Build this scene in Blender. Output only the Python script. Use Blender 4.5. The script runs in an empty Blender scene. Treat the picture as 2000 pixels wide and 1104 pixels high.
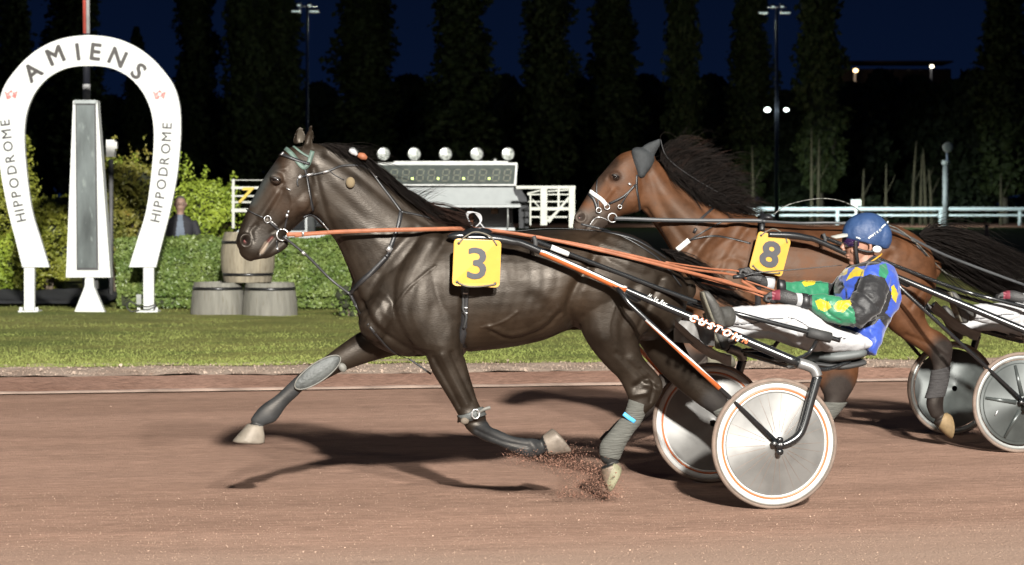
import bpy, bmesh, math, random
import numpy as np
from mathutils import Vector, Matrix, Euler
from mathutils.bvhtree import BVHTree
from mathutils import noise as mnoise
random.seed(7)
SC = bpy.context.scene
COL = SC.collection
# ------------------------------------------------------------------ camera
F = 4340.0; CX = 1000.0; HY = 400.0; H = 1.65      # focal length, centre column, horizon row (2000 px wide frame), eye height
cam_d = bpy.data.cameras.new('camera'); cam = bpy.data.objects.new('camera', cam_d); COL.objects.link(cam)
cam.location = (0, 0, H); cam.rotation_euler = (math.pi/2, 0, 0)
cam_d.sensor_width = 36; cam_d.lens = 36*F/2000; cam_d.shift_y = -0.076
cam_d.clip_start = 0.5; cam_d.clip_end = 3000
cam_d.dof.use_dof = True; cam_d.dof.focus_distance = 12.6; cam_d.dof.aperture_fstop = 5.0
SC.camera = cam
# ------------------------------------------------------------------ night sky
wd = bpy.data.worlds.new("World"); SC.world = wd; wd.use_nodes = True
nt = wd.node_tree; nt.nodes.clear()
wo = nt.nodes.new('ShaderNodeOutputWorld'); bg = nt.nodes.new('ShaderNodeBackground')
tc = nt.nodes.new('ShaderNodeTexCoord'); sx = nt.nodes.new('ShaderNodeSeparateXYZ'); cr = nt.nodes.new('ShaderNodeValToRGB')
nt.links.new(tc.outputs['Generated'], sx.inputs[0]); nt.links.new(sx.outputs['Z'], cr.inputs[0])
nt.links.new(cr.outputs[0], bg.inputs[0]); nt.links.new(bg.outputs[0], wo.inputs[0])
cr.color_ramp.elements[0].position = 0.0; cr.color_ramp.elements[0].color = (0.0024, 0.0070, 0.026, 1)
cr.color_ramp.elements[1].position = 0.6; cr.color_ramp.elements[1].color = (0.004, 0.008, 0.024, 1)
e = cr.color_ramp.elements.new(0.09); e.color = (0.0018, 0.0050, 0.018, 1)
bg.inputs[1].default_value = 1.0
# ------------------------------------------------------------------ track floodlights (mast behind the photographer), plus two added fill lamps
def flood(name, loc, aim, power, cone, blend, radius, colr):
    l = bpy.data.lights.new(name, 'SPOT'); l.energy = power; l.spot_size = math.radians(cone); l.spot_blend = blend
    l.shadow_soft_size = radius; l.color = colr
    o = bpy.data.objects.new(name, l); COL.objects.link(o); o.location = loc
    o.rotation_euler = (Vector(aim)-Vector(loc)).to_track_quat('-Z', 'Y').to_euler()
    return o
flood('floodlight_key', (10.5, -58, 31.5), (0.5, 12.0, 0), 8.4e5, 24, 0.42, 1.5, (1.0, 0.965, 0.90))
flood('floodlight_side', (21.5, -58, 31.5), (0.5, 12.0, 0), 2.3e5, 24, 0.42, 1.5, (1.0, 0.965, 0.90))
flood('fill_left', (-46, -40, 30), (0.5, 12.0, 0), 3.0e4, 30, 0.5, 1.5, (1.0, 0.93, 0.82))  # added weak warm fill that lifts the shadows, not a known mast
flood('fill_right', (60, -25, 30), (0.5, 12.0, 0), 2.0e4, 30, 0.5, 1.5, (1.0, 0.93, 0.82))  # second added fill from the right, only to soften dark shadows
vs = SC.view_settings; vs.view_transform = 'Standard'; vs.look = 'None'; vs.exposure = 0; vs.gamma = 1
SC.render.engine = 'CYCLES'
# ------------------------------------------------------------------ helpers
def W(px, py, Y): return Vector(((px-CX)/F*Y, Y, H-(py-HY)/F*Y))
def G(px, py, z=0.0):
    Y = (H-z)*F/(py-HY); return Vector(((px-CX)/F*Y, Y, z))
class Frame:
    """vertical plane of travel of one horse and sulky; local x backwards along the horse, y away from the camera"""
    def __init__(s, ox, oy, deg):
        s.o = (ox, oy); s.th = math.radians(deg); s.c = math.cos(s.th); s.s = math.sin(s.th)
    def __call__(s, px, py, w=0.0):
        u = (px-CX)/F
        a = (u*(s.o[1]+w*s.c)-s.o[0]+w*s.s)/(s.c-u*s.s)
        Y = s.o[1]+a*s.s+w*s.c
        return Vector((a, w, H-(py-HY)/F*Y))
    def px(s, P):
        x = s.o[0]+P[..., 0]*s.c-P[..., 1]*s.s; y = s.o[1]+P[..., 0]*s.s+P[..., 1]*s.c
        return CX+F*x/y, HY+F*(H-P[..., 2])/y
    def ray(s, px, py):
        x, y = -s.o[0], -s.o[1]
        o = Vector((x*s.c+y*s.s, -x*s.s+y*s.c, H))
        dx, dy = (px-CX)/F, 1.0
        d = Vector((dx*s.c+dy*s.s, -dx*s.s+dy*s.c, -(py-HY)/F)).normalized()
        return o, d
K1 = Frame(1.299, 12.61, 12.0)
K2 = Frame(3.266, 15.36, 11.0)
def tag(o, label=None, cat=None, group=None, kind=None):
    if label: o['label'] = label
    if cat: o['category'] = cat
    if group: o['group'] = group
    if kind: o['kind'] = kind
    return o
def empty(name, loc, rz=0.0, label=None, cat=None, group=None):
    o = bpy.data.objects.new(name, None); COL.objects.link(o); o.empty_display_size = 0.1
    o.location = loc; o.rotation_euler = (0, 0, rz); return tag(o, label, cat, group)
class MB:
    """collects shapes, links them as one mesh object"""
    def __init__(s): s.v = []; s.f = []; s.m = []; s.mi = 0
    def add(s, v, f):
        b = len(s.v); s.v += [tuple(p) for p in v]; s.f += [tuple(i+b for i in q) for q in f]; s.m += [s.mi]*len(f)
        return s
    def box(s, c, d, rz=0.0, rot=None):
        R = rot if rot else Matrix.Rotation(rz, 3, 'Z'); c = Vector(c)
        v = [c+R@Vector((x*d[0]/2, y*d[1]/2, z*d[2]/2)) for x in (-1, 1) for y in (-1, 1) for z in (-1, 1)]
        return s.add(v, [(0,1,3,2),(4,6,7,5),(0,4,5,1),(2,3,7,6),(0,2,6,4),(1,5,7,3)])
    def tube(s, pts, r, n=10, sm=4, caps=True):
        P = [Vector(p) for p in pts]; R = list(r) if hasattr(r, '__len__') else [r]*len(P)
        if sm > 1 and len(P) > 2: P, R = cat(P, R, sm)
        v = []; f = []; up = None
        for i, p in enumerate(P):
            t = (P[min(i+1, len(P)-1)]-P[max(i-1, 0)])
            t = t.normalized() if t.length > 1e-9 else Vector((0,0,1))
            if up is None: up = t.orthogonal().normalized()
            up = (up-t*up.dot(t)); up = up.normalized() if up.length > 1e-6 else t.orthogonal().normalized()
            q = t.cross(up)
            for k in range(n):
                a = 2*math.pi*k/n; v.append(p+(up*math.cos(a)+q*math.sin(a))*R[i])
        L = len(P)
        for i in range(L-1):
            for k in range(n): f.append((i*n+k, i*n+(k+1)%n, (i+1)*n+(k+1)%n, (i+1)*n+k))
        if caps: f.append(tuple(range(n-1, -1, -1))); f.append(tuple((L-1)*n+k for k in range(n)))
        return s.add(v, f)
    def ribbon(s, pts, width, thick, side, sm=4):
        """flat strap; side = direction of its width (one Vector or one per point)"""
        P = [Vector(p) for p in pts]
        S = [Vector(x) for x in side] if isinstance(side[0], Vector) else [Vector(side)]*len(P)
        if sm > 1 and len(P) > 2: P, S = cat(P, S, sm)
        v = []; f = []
        for i, p in enumerate(P):
            t = (P[min(i+1, len(P)-1)]-P[max(i-1, 0)]).normalized()
            sd = S[i]-t*S[i].dot(t); sd = sd.normalized() if sd.length > 1e-6 else t.orthogonal().normalized()
            n = t.cross(sd)
            v += [p+sd*width/2+n*thick/2, p-sd*width/2+n*thick/2, p-sd*width/2-n*thick/2, p+sd*width/2-n*thick/2]
        L = len(P)
        for i in range(L-1):
            for k in range(4): f.append((i*4+k, i*4+(k+1)%4, (i+1)*4+(k+1)%4, (i+1)*4+k))
        f.append((3,2,1,0)); f.append(tuple((L-1)*4+k for k in range(4)))
        return s.add(v, f)
    def prism(s, poly, depth, fn):
        """poly: 2D outline; fn maps (x, y, d) to a 3D point; d = 0 front, depth back"""
        n = len(poly); v = [fn(x, y, 0) for x, y in poly]+[fn(x, y, depth) for x, y in poly]
        return s.add(v, [tuple(range(n)), tuple(range(2*n-1, n-1, -1))]+[(i, i+n, (i+1)%n+n, (i+1)%n) for i in range(n)])
    def lathe(s, prof, M, n=48, close=False):
        """prof: (radius, height); spun about local z, placed by M"""
        v = []; f = []; L = len(prof)
        for r, z in prof:
            for k in range(n):
                a = 2*math.pi*k/n; v.append(M@Vector((r*math.cos(a), r*math.sin(a), z)))
        for i in range(L-1 if not close else L):
            j = (i+1) % L
            for k in range(n): f.append((i*n+k, i*n+(k+1)%n, j*n+(k+1)%n, j*n+k))
        return s.add(v, f)
    def ell(s, c, r, rot=None, n=16):
        v = []; f = []; c = Vector(c); R = rot or Matrix.Identity(3); m = n//2
        for i in range(m+1):
            ph = math.pi*i/m
            for k in range(n):
                a = 2*math.pi*k/n
                v.append(c+R@Vector((r[0]*math.sin(ph)*math.cos(a), r[1]*math.sin(ph)*math.sin(a), r[2]*math.cos(ph))))
        for i in range(m):
            for k in range(n): f.append((i*n+k, (i+1)*n+k, (i+1)*n+(k+1)%n, i*n+(k+1)%n))
        return s.add(v, f)
    def build(s, name, mat, parent=None, smooth=True, auto=None):
        me = bpy.data.meshes.new(name); me.from_pydata(s.v, [], s.f)
        mats = mat if isinstance(mat, (list, tuple)) else [mat]
        for m in mats: me.materials.append(m)
        if len(mats) > 1: me.polygons.foreach_set('material_index', s.m)
        bm = bmesh.new(); bm.from_mesh(me)
        if len(s.v) < 60000: bmesh.ops.remove_doubles(bm, verts=bm.verts, dist=1e-5)
        if len(s.v) < 60000 and not getattr(s, 'cards', False): bmesh.ops.recalc_face_normals(bm, faces=bm.faces)
        for fc in bm.faces: fc.smooth = smooth
        if smooth and auto:
            ca = math.radians(auto)
            for ed in bm.edges:
                if len(ed.link_faces) == 2 and ed.calc_face_angle(0) > ca: ed.smooth = False
        bm.to_mesh(me); bm.free()
        o = bpy.data.objects.new(name, me); COL.objects.link(o)
        if parent: o.parent = parent
        return o
def cat(P, R, sm):
    """Catmull-Rom through P and R together"""
    oP = []; oR = []; n = len(P)
    for i in range(n-1):
        a, b, c, d = max(i-1, 0), i, i+1, min(i+2, n-1)
        for k in range(sm):
            t = k/sm; w0 = -.5*t+t*t-.5*t**3; w1 = 1-2.5*t*t+1.5*t**3; w2 = .5*t+2*t*t-1.5*t**3; w3 = -.5*t*t+.5*t**3
            oP.append(P[a]*w0+P[b]*w1+P[c]*w2+P[d]*w3); oR.append(R[a]*w0+R[b]*w1+R[c]*w2+R[d]*w3)
    oP.append(P[-1]); oR.append(R[-1]); return oP, oR
def loft(mb, K, st, n=24, sm=5, e=2.0, cap=0.5):
    """rings through pairs of outline points: (x1, y1, x2, y2, lateral centre, lateral half width)"""
    A = []; B = []; Hh = []
    for s_ in st:
        A.append(K(s_[0], s_[1], s_[4])); B.append(K(s_[2], s_[3], s_[4])); Hh.append(s_[5])
    if len(A) > 2:
        A2, Hs = cat(A, Hh, sm); B2, _ = cat(B, Hh, sm)
    else: A2, B2, Hs = A, B, Hh
    rings = [((a+b)/2, (a-b)/2, h) for a, b, h in zip(A2, B2, Hs)]
    def capr(r0, r1):
        d = (r0[0]-r1[0]); d = d.normalized() if d.length > 1e-9 else Vector((1,0,0)); rr = min(r0[1].length, r0[2])*cap*2
        return [(r0[0]+d*rr*math.sin(t), r0[1]*math.cos(t), r0[2]*math.cos(t)) for t in (1.35, 1.0, 0.5)]
    if cap > 0:
        rings = capr(rings[0], rings[1])+rings+capr(rings[-1], rings[-2])[::-1]
    v = []; f = []
    for c, hv, h in rings:
        for k in range(n):
            a = 2*math.pi*k/n; ca, sa = math.cos(a), math.sin(a)
            ca = math.copysign(abs(ca)**(2/e), ca); sa = math.copysign(abs(sa)**(2/e), sa)
            v.append(c+hv*ca+Vector((0, h*sa, 0)))
    L = len(rings)
    for i in range(L-1):
        for k in range(n): f.append((i*n+k, i*n+(k+1)%n, (i+1)*n+(k+1)%n, (i+1)*n+k))
    f.append(tuple(range(n-1, -1, -1))); f.append(tuple((L-1)*n+k for k in range(n)))
    mb.add(v, f)
def fuse(mb, voxel, it=4, fac=0.5):
    """voxel-fuse overlapping closed shapes into one continuous skin, return a mesh"""
    o = mb.build('fuse_tmp', MAT_TMP)
    r = o.modifiers.new('r', 'REMESH'); r.mode = 'VOXEL'; r.voxel_size = voxel; r.adaptivity = 0; r.use_smooth_shade = True
    if it:
        s = o.modifiers.new('s', 'SMOOTH'); s.factor = fac; s.iterations = it
    dg = bpy.context.evaluated_depsgraph_get(); dg.update()
    me = bpy.data.meshes.new_from_object(o.evaluated_get(dg))
    old = o.data; bpy.data.objects.remove(o); bpy.data.meshes.remove(old)
    me.materials.clear(); return me
def coords(me):
    a = np.empty(len(me.vertices)*3, np.float32); me.vertices.foreach_get('co', a); return a.reshape(-1, 3).astype(np.float64)
def norms(me):
    a = np.empty(len(me.vertices)*3, np.float32); me.vertices.foreach_get('normal', a); return a.reshape(-1, 3).astype(np.float64)
def setco(me, P): me.vertices.foreach_set('co', P.astype(np.float32).ravel()); me.update()
def pdist(X, Yv, pts, sm=3):
    """pixel distance of every vertex to a polyline"""
    P = [Vector((p[0], p[1], 0)) for p in pts]
    if len(P) > 2: P, _ = cat(P, [0.0]*len(P), sm)
    D = np.full(X.shape, 1e9)
    for a, b in zip(P[:-1], P[1:]):
        dx, dy = b.x-a.x, b.y-a.y; L = dx*dx+dy*dy+1e-9
        t = np.clip(((X-a.x)*dx+(Yv-a.y)*dy)/L, 0, 1)
        D = np.minimum(D, np.hypot(X-a.x-t*dx, Yv-a.y-t*dy))
    return D
def sculpt(me, K, grooves, wlim=0.03):
    """press folds in or raise ridges along traced lines on the camera side and mirror them to the far side"""
    P = coords(me); N = norms(me); Q = P.copy(); Q[:, 1] = -np.abs(Q[:, 1]) if False else Q[:, 1]
    X, Yp = K.px(Q); disp = np.zeros(len(P))
    near = (P[:, 1] < wlim) & (N[:, 1] < 0.35)
    for g in grooves:
        d = pdist(X, Yp, g[0]); disp += np.where(near, g[2]*np.exp(-(d/g[1])**2), 0)
    P += N*disp[:, None]; setco(me, P)
def paint(me, col):
    a = me.color_attributes.new('coat', 'FLOAT_COLOR', 'POINT')
    c = np.ones((len(me.vertices), 4), np.float32); c[:, :3] = col; a.data.foreach_set('color', c.ravel())
def link(name, me, mat, parent=None):
    for m in (mat if isinstance(mat, (list, tuple)) else [mat]): me.materials.append(m)
    me.name = name; me.polygons.foreach_set('use_smooth', [True]*len(me.polygons))
    o = bpy.data.objects.new(name, me); COL.objects.link(o)
    if parent: o.parent = parent
    return o
def bvh_of(me):
    return BVHTree.FromPolygons([v.co.copy() for v in me.vertices], [tuple(p.vertices) for p in me.polygons])
def surf(K, bvh, pts, lift=0.004, step=5.0, wdef=None):
    """points on the skin under a line traced in the picture, with normals"""
    P = [Vector((p[0], p[1], 0)) for p in pts]
    if len(P) > 2: P, _ = cat(P, [0.0]*len(P), 6)
    Q = []
    for a, b in zip(P[:-1], P[1:]):
        n = max(1, int((b-a).length/step))
        for k in range(n): Q.append(a.lerp(b, k/n))
    Q.append(P[-1]); out = []; lastw = wdef if wdef is not None else 0.0; ln = Vector((0, -1, 0))
    for q in Q:
        o, d = K.ray(q.x, q.y); h = bvh.ray_cast(o, d)
        if h[0] is not None:
            nn = h[1] if h[1].dot(d) < 0 else -h[1]
            p = h[0]+nn*lift; lastw = p.y; ln = nn
        else: p = K(q.x, q.y, lastw); nn = ln
        out.append((p, nn))
    S = [p for p, _ in out]
    for _ in range(2): S = [S[0]]+[(S[i-1]+S[i]*2+S[i+1])/4 for i in range(1, len(S)-1)]+[S[-1]]
    return S, [n for _, n in out]
def strap(mb, K, bvh, pts, width, thick=0.003, lift=0.004, wdef=None):
    P, N = surf(K, bvh, pts, lift, 5.0, wdef); sd = []
    for i, p in enumerate(P):
        t = (P[min(i+1, len(P)-1)]-P[max(i-1, 0)]).normalized(); sd.append(t.cross(N[i]))
    mb.ribbon(P, width, thick, sd, sm=1)
# ------------------------------------------------------------------ materials
def nodes(name):
    m = bpy.data.materials.new(name); m.use_nodes = True; n = m.node_tree
    return m, n, n.nodes['Principled BSDF'], lambda t: n.nodes.new(t)
def mat(name, col, rough=0.6, metal=0.0, var=0.15, vs_=8.0, bump=0.0, bs=60.0, spec=0.5, sub=None, stretch=None, coat=0.0, dirt=None):
    m, n, b, N = nodes(name)
    b.inputs['Roughness'].default_value = rough; b.inputs['Metallic'].default_value = metal
    b.inputs['Specular IOR Level'].default_value = spec; b.inputs['Coat Weight'].default_value = coat
    t = N('ShaderNodeTexCoord'); src = t.outputs['Object']
    if stretch:
        mp = N('ShaderNodeMapping'); mp.inputs['Scale'].default_value = stretch; n.links.new(src, mp.inputs[0]); src = mp.outputs[0]
    z = N('ShaderNodeTexNoise'); z.inputs['Scale'].default_value = vs_; z.inputs['Detail'].default_value = 6; n.links.new(src, z.inputs['Vector'])
    mr = N('ShaderNodeMapRange'); mr.inputs['From Min'].default_value = 0.3; mr.inputs['From Max'].default_value = 0.7
    mr.inputs['To Min'].default_value = 1-var; mr.inputs['To Max'].default_value = 1+var; n.links.new(z.outputs['Fac'], mr.inputs['Value'])
    mx = N('ShaderNodeVectorMath'); mx.operation = 'SCALE'; mx.inputs[0].default_value = col; n.links.new(mr.outputs[0], mx.inputs['Scale'])
    out = mx.outputs[0]
    if dirt:
        z2 = N('ShaderNodeTexNoise'); z2.inputs['Scale'].default_value = dirt[2]; z2.inputs['Detail'].default_value = 8; n.links.new(src, z2.inputs['Vector'])
        r2 = N('ShaderNodeMapRange'); r2.inputs['From Min'].default_value = dirt[1]; r2.inputs['From Max'].default_value = dirt[1]+0.18; n.links.new(z2.outputs['Fac'], r2.inputs['Value'])
        mm = N('ShaderNodeMix'); mm.data_type = 'RGBA'; n.links.new(r2.outputs[0], mm.inputs['Factor']); n.links.new(out, mm.inputs['A']); mm.inputs['B'].default_value = (*dirt[0], 1)
        out = mm.outputs['Result']
    n.links.new(out, b.inputs['Base Color'])
    if bump:
        z3 = N('ShaderNodeTexNoise'); z3.inputs['Scale'].default_value = bs; z3.inputs['Detail'].default_value = 5; n.links.new(src, z3.inputs['Vector'])
        bp = N('ShaderNodeBump'); bp.inputs['Strength'].default_value = bump; bp.inputs['Distance'].default_value = 0.02
        n.links.new(z3.outputs['Fac'], bp.inputs['Height']); n.links.new(bp.outputs[0], b.inputs['Normal'])
    return m
def coat_mat(name, rough=0.42, spec=0.5):
    m, n, b, N = nodes(name); b.inputs['Specular Tint'].default_value = (1, .90, .80, 1)
    at = N('ShaderNodeAttribute'); at.attribute_name = 'coat'
    t = N('ShaderNodeTexCoord')
    z = N('ShaderNodeTexNoise'); z.inputs['Scale'].default_value = 6; z.inputs['Detail'].default_value = 12; z.inputs['Roughness'].default_value = .65; n.links.new(t.outputs['Object'], z.inputs['Vector'])
    mr = N('ShaderNodeMapRange'); mr.inputs['From Min'].default_value = .3; mr.inputs['From Max'].default_value = .7; mr.inputs['To Min'].default_value = .55; mr.inputs['To Max'].default_value = 1.5
    n.links.new(z.outputs['Fac'], mr.inputs['Value'])
    mx = N('ShaderNodeVectorMath'); mx.operation = 'SCALE'; n.links.new(at.outputs['Color'], mx.inputs[0]); n.links.new(mr.outputs[0], mx.inputs['Scale'])
    n.links.new(mx.outputs[0], b.inputs['Base Color'])
    r2 = N('ShaderNodeMapRange'); r2.inputs['From Min'].default_value = .3; r2.inputs['From Max'].default_value = .7; r2.inputs['To Min'].default_value = rough-.10; r2.inputs['To Max'].default_value = rough+.16
    n.links.new(z.outputs['Fac'], r2.inputs['Value']); n.links.new(r2.outputs[0], b.inputs['Roughness'])
    b.inputs['Specular IOR Level'].default_value = spec
    mp = N('ShaderNodeMapping'); mp.inputs['Scale'].default_value = (60, 160, 200); mp.inputs['Rotation'].default_value = (0, 0.5, 0); n.links.new(t.outputs['Object'], mp.inputs[0])
    z3 = N('ShaderNodeTexNoise'); z3.inputs['Scale'].default_value = 1.0; z3.inputs['Detail'].default_value = 4; n.links.new(mp.outputs[0], z3.inputs['Vector'])
    z4 = N('ShaderNodeTexNoise'); z4.inputs['Scale'].default_value = 14; z4.inputs['Detail'].default_value = 5; n.links.new(t.outputs['Object'], z4.inputs['Vector'])
    ad = N('ShaderNodeMath'); ad.operation = 'MULTIPLY_ADD'; n.links.new(z4.outputs['Fac'], ad.inputs[0]); ad.inputs[1].default_value = .7; n.links.new(z3.outputs['Fac'], ad.inputs[2])
    bp = N('ShaderNodeBump'); bp.inputs['Strength'].default_value = 0.11; bp.inputs['Distance'].default_value = 0.010
    n.links.new(ad.outputs[0], bp.inputs['Height']); n.links.new(bp.outputs[0], b.inputs['Normal'])
    return m
def leaf_mat(name, c1, c2, c3=None, rough=0.5):
    m, n, b, N = nodes(name); b.inputs['Roughness'].default_value = rough; b.inputs['Specular IOR Level'].default_value = .35
    t = N('ShaderNodeTexCoord'); z = N('ShaderNodeTexNoise'); z.inputs['Scale'].default_value = 2.2; z.inputs['Detail'].default_value = 12; z.inputs['Roughness'].default_value = .8
    n.links.new(t.outputs['Object'], z.inputs['Vector'])
    r = N('ShaderNodeValToRGB'); r.color_ramp.elements[0].position = .36; r.color_ramp.elements[0].color = (*c1, 1); r.color_ramp.elements[1].position = .6; r.color_ramp.elements[1].color = (*c2, 1)
    if c3: e = r.color_ramp.elements.new(.72); e.color = (*c3, 1)
    n.links.new(z.outputs['Fac'], r.inputs[0]); n.links.new(r.outputs[0], b.inputs['Base Color'])
    return m
def emis(name, col, s):
    m, n, b, N = nodes(name); b.inputs['Base Color'].default_value = (*col, 1); b.inputs['Emission Color'].default_value = (*col, 1); b.inputs['Emission Strength'].default_value = s; return m
MAT_TMP = bpy.data.materials.new('tmp')
M = {}
M['coat'] = coat_mat('horse_coat', .45, .26); M['coat2'] = coat_mat('bay_coat', .55, .25)
M['mane'] = mat('mane_hair', (.0065, .0045, .0036), .75, spec=.12, var=.4, vs_=30)
M['mane_b'] = mat('mane_hair_brown', (.020, .010, .007), .75, spec=.12, var=.4, vs_=30)
M['leather'] = mat('black_leather', (.011, .011, .012), .45, var=.2, bump=.1, bs=200)
M['orange'] = mat('orange_leather', (.20, .072, .036), .6, spec=.3, var=.18, vs_=20, bump=.1, bs=200)
M['steel'] = mat('bright_steel', (.42, .42, .42), .42, .8, var=.1)
M['chrome'] = mat('steel_white', (.20, .20, .20), .4, 0.6, var=.1)
M['gloss_black'] = mat('gloss_black_tube', (.008, .009, .010), .27, 0.0, var=.1, spec=.7)
M['orange_paint'] = mat('orange_paint', (.36, .095, .030), .4, var=.08)
M['white_paint'] = mat('white_paint', (.50, .50, .48), .45, var=.05, vs_=3, dirt=((.36, .34, .3), .66, 9))
M['white_sign'] = mat('white_sign_paint', (.47, .485, .475), .5, spec=.3, var=.03, vs_=1.5)
M['white_cloth'] = mat('white_cloth', (.27, .27, .275), .8, var=.07, vs_=10, bump=.35, bs=26, dirt=((.26, .24, .22), .66, 12))
M['yellow'] = mat('yellow_plate', (.37, .20, .018), .4, var=.07, vs_=10, dirt=((.34, .19, .04), .68, 14))
M['black_ink'] = mat('black_ink', (.008, .008, .010), .5, var=.1)
M['rubber'] = mat('rubber', (.02, .02, .02), .7, var=.3, bump=.1)
M['tyre'] = mat('dusty_tyre', (.13, .095, .075), .85, var=.25, vs_=14, bump=.2, bs=90)
M['gaiter'] = mat('grey_gaiter', (.050, .054, .052), .6, var=.4, vs_=18, bump=.3, bs=60)
M['bandage'] = mat('grey_bandage', (.06, .06, .052), .85, var=.25, vs_=16, bump=.6, bs=14, stretch=(1, 1, 9))
M['pale'] = mat('pale_leather', (.085, .082, .072), .6, var=.25, vs_=30)
M['felt'] = mat('tan_felt', (.12, .09, .05), .95, var=.2)
M['green_band'] = mat('green_grey_band', (.055, .085, .07), .6, var=.4, vs_=25)
M['eye'] = mat('eye', (.006, .004, .003), .06, var=.0, spec=.9, coat=1)
M['rim_white'] = mat('rim_white_paint', (.40, .40, .39), .4, var=.06)
M['spoke'] = mat('spoke_crease', (.17, .125, .10), .5, .3, var=.1)
# ================================================================== GROUND
def sheet(name, pts, mt, z=0.0, nx=1, ny=1, disp=None):
    """quad a b c d (near-left, near-right, far-right, far-left) as a grid"""
    a, b, c, d = [Vector((p[0], p[1], z)) for p in pts]; v = []; f = []
    for j in range(ny+1):
        for i in range(nx+1):
            u, t = i/nx, j/ny; p = a.lerp(b, u).lerp(d.lerp(c, u), t)
            if disp: p.z += disp(p, u, t)
            v.append(p)
    for j in range(ny):
        for i in range(nx): f.append((j*(nx+1)+i, j*(nx+1)+i+1, (j+1)*(nx+1)+i+1, (j+1)*(nx+1)+i))
    mb = MB(); mb.cards = True; mb.add(v, f); o = mb.build(name, mt); tag(o, kind='structure'); return o
def ground_mat(name, cols, scales, rough=.95, bump=.4, bs=40, stretch=(1, 1, 1), rot=0.17, speck=None, dry=None):
    m, n, b, N = nodes(name); b.inputs['Roughness'].default_value = rough; b.inputs['Specular IOR Level'].default_value = .15
    t = N('ShaderNodeTexCoord'); mp = N('ShaderNodeMapping'); mp.inputs['Rotation'].default_value = (0, 0, -rot); n.links.new(t.outputs['Object'], mp.inputs[0])
    mp2 = N('ShaderNodeMapping'); mp2.inputs['Scale'].default_value = stretch; n.links.new(mp.outputs[0], mp2.inputs[0])
    prev = None
    for i, (c1, c2) in enumerate(cols):
        z = N('ShaderNodeTexNoise'); z.inputs['Scale'].default_value = scales[i]; z.inputs['Detail'].default_value = 8; z.inputs['Roughness'].default_value = .65; n.links.new(mp2.outputs[0], z.inputs['Vector'])
        r = N('ShaderNodeValToRGB'); r.color_ramp.elements[0].position = .38; r.color_ramp.elements[0].color = (*c1, 1); r.color_ramp.elements[1].position = .62; r.color_ramp.elements[1].color = (*c2, 1)
        n.links.new(z.outputs['Fac'], r.inputs[0])
        if prev is None: prev = r.outputs[0]
        else:
            mm = N('ShaderNodeMix'); mm.data_type = 'RGBA'; mm.blend_type = 'MULTIPLY'; mm.inputs['Factor'].default_value = 1; n.links.new(prev, mm.inputs['A']); n.links.new(r.outputs[0], mm.inputs['B']); prev = mm.outputs['Result']
    if speck:
        v = N('ShaderNodeTexNoise'); v.inputs['Scale'].default_value = speck[1]; v.inputs['Detail'].default_value = 3; n.links.new(mp.outputs[0], v.inputs['Vector'])
        r = N('ShaderNodeMapRange'); r.inputs['From Min'].default_value = speck[2]; r.inputs['From Max'].default_value = speck[2]+.05; n.links.new(v.outputs['Fac'], r.inputs['Value'])
        mm = N('ShaderNodeMix'); mm.data_type = 'RGBA'; n.links.new(r.outputs[0], mm.inputs['Factor']); n.links.new(prev, mm.inputs['A']); mm.inputs['B'].default_value = (*speck[0], 1); prev = mm.outputs['Result']
    if dry:
        sx2 = N('ShaderNodeSeparateXYZ'); n.links.new(mp.outputs[0], sx2.inputs[0]); zn = N('ShaderNodeTexNoise'); zn.inputs['Scale'].default_value = 1.3; zn.inputs['Detail'].default_value = 8; n.links.new(mp2.outputs[0], zn.inputs['Vector'])
        ad = N('ShaderNodeMath'); ad.operation = 'MULTIPLY_ADD'; n.links.new(zn.outputs['Fac'], ad.inputs[0]); ad.inputs[1].default_value = 1.6; n.links.new(sx2.outputs['Y'], ad.inputs[2])
        rr = N('ShaderNodeMapRange'); rr.inputs['From Min'].default_value = dry[0]; rr.inputs['From Max'].default_value = dry[1]; n.links.new(ad.outputs[0], rr.inputs['Value'])
        mm = N('ShaderNodeMix'); mm.data_type = 'RGBA'; n.links.new(rr.outputs[0], mm.inputs['Factor']); n.links.new(prev, mm.inputs['A']); mm.inputs['B'].default_value = (*dry[2], 1); prev = mm.outputs['Result']
    n.links.new(prev, b.inputs['Base Color'])
    z3 = N('ShaderNodeTexNoise'); z3.inputs['Scale'].default_value = bs; z3.inputs['Detail'].default_value = 6; n.links.new(mp.outputs[0], z3.inputs['Vector'])
    if dry:
        vo = N('ShaderNodeTexVoronoi'); vo.inputs['Scale'].default_value = 1.9; n.links.new(mp.outputs[0], vo.inputs['Vector']); vr = N('ShaderNodeMapRange'); vr.inputs['From Min'].default_value = .05; vr.inputs['From Max'].default_value = .22; n.links.new(vo.outputs['Distance'], vr.inputs['Value'])
        wv = N('ShaderNodeTexNoise'); wv.inputs['Scale'].default_value = 5; wv.inputs['Detail'].default_value = 4; n.links.new(mp2.outputs[0], wv.inputs['Vector'])
        a1 = N('ShaderNodeMath'); a1.operation = 'MULTIPLY_ADD'; n.links.new(vr.outputs[0], a1.inputs[0]); a1.inputs[1].default_value = .5; n.links.new(z3.outputs['Fac'], a1.inputs[2])
        a2 = N('ShaderNodeMath'); a2.operation = 'MULTIPLY_ADD'; n.links.new(wv.outputs['Fac'], a2.inputs[0]); a2.inputs[1].default_value = .6; n.links.new(a1.outputs[0], a2.inputs[2]); hsrc = a2.outputs[0]
    else: hsrc = z3.outputs['Fac']
    bp = N('ShaderNodeBump'); bp.inputs['Strength'].default_value = bump; bp.inputs['Distance'].default_value = .03
    n.links.new(hsrc, bp.inputs['Height']); n.links.new(bp.outputs[0], b.inputs['Normal'])
    return m
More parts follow.
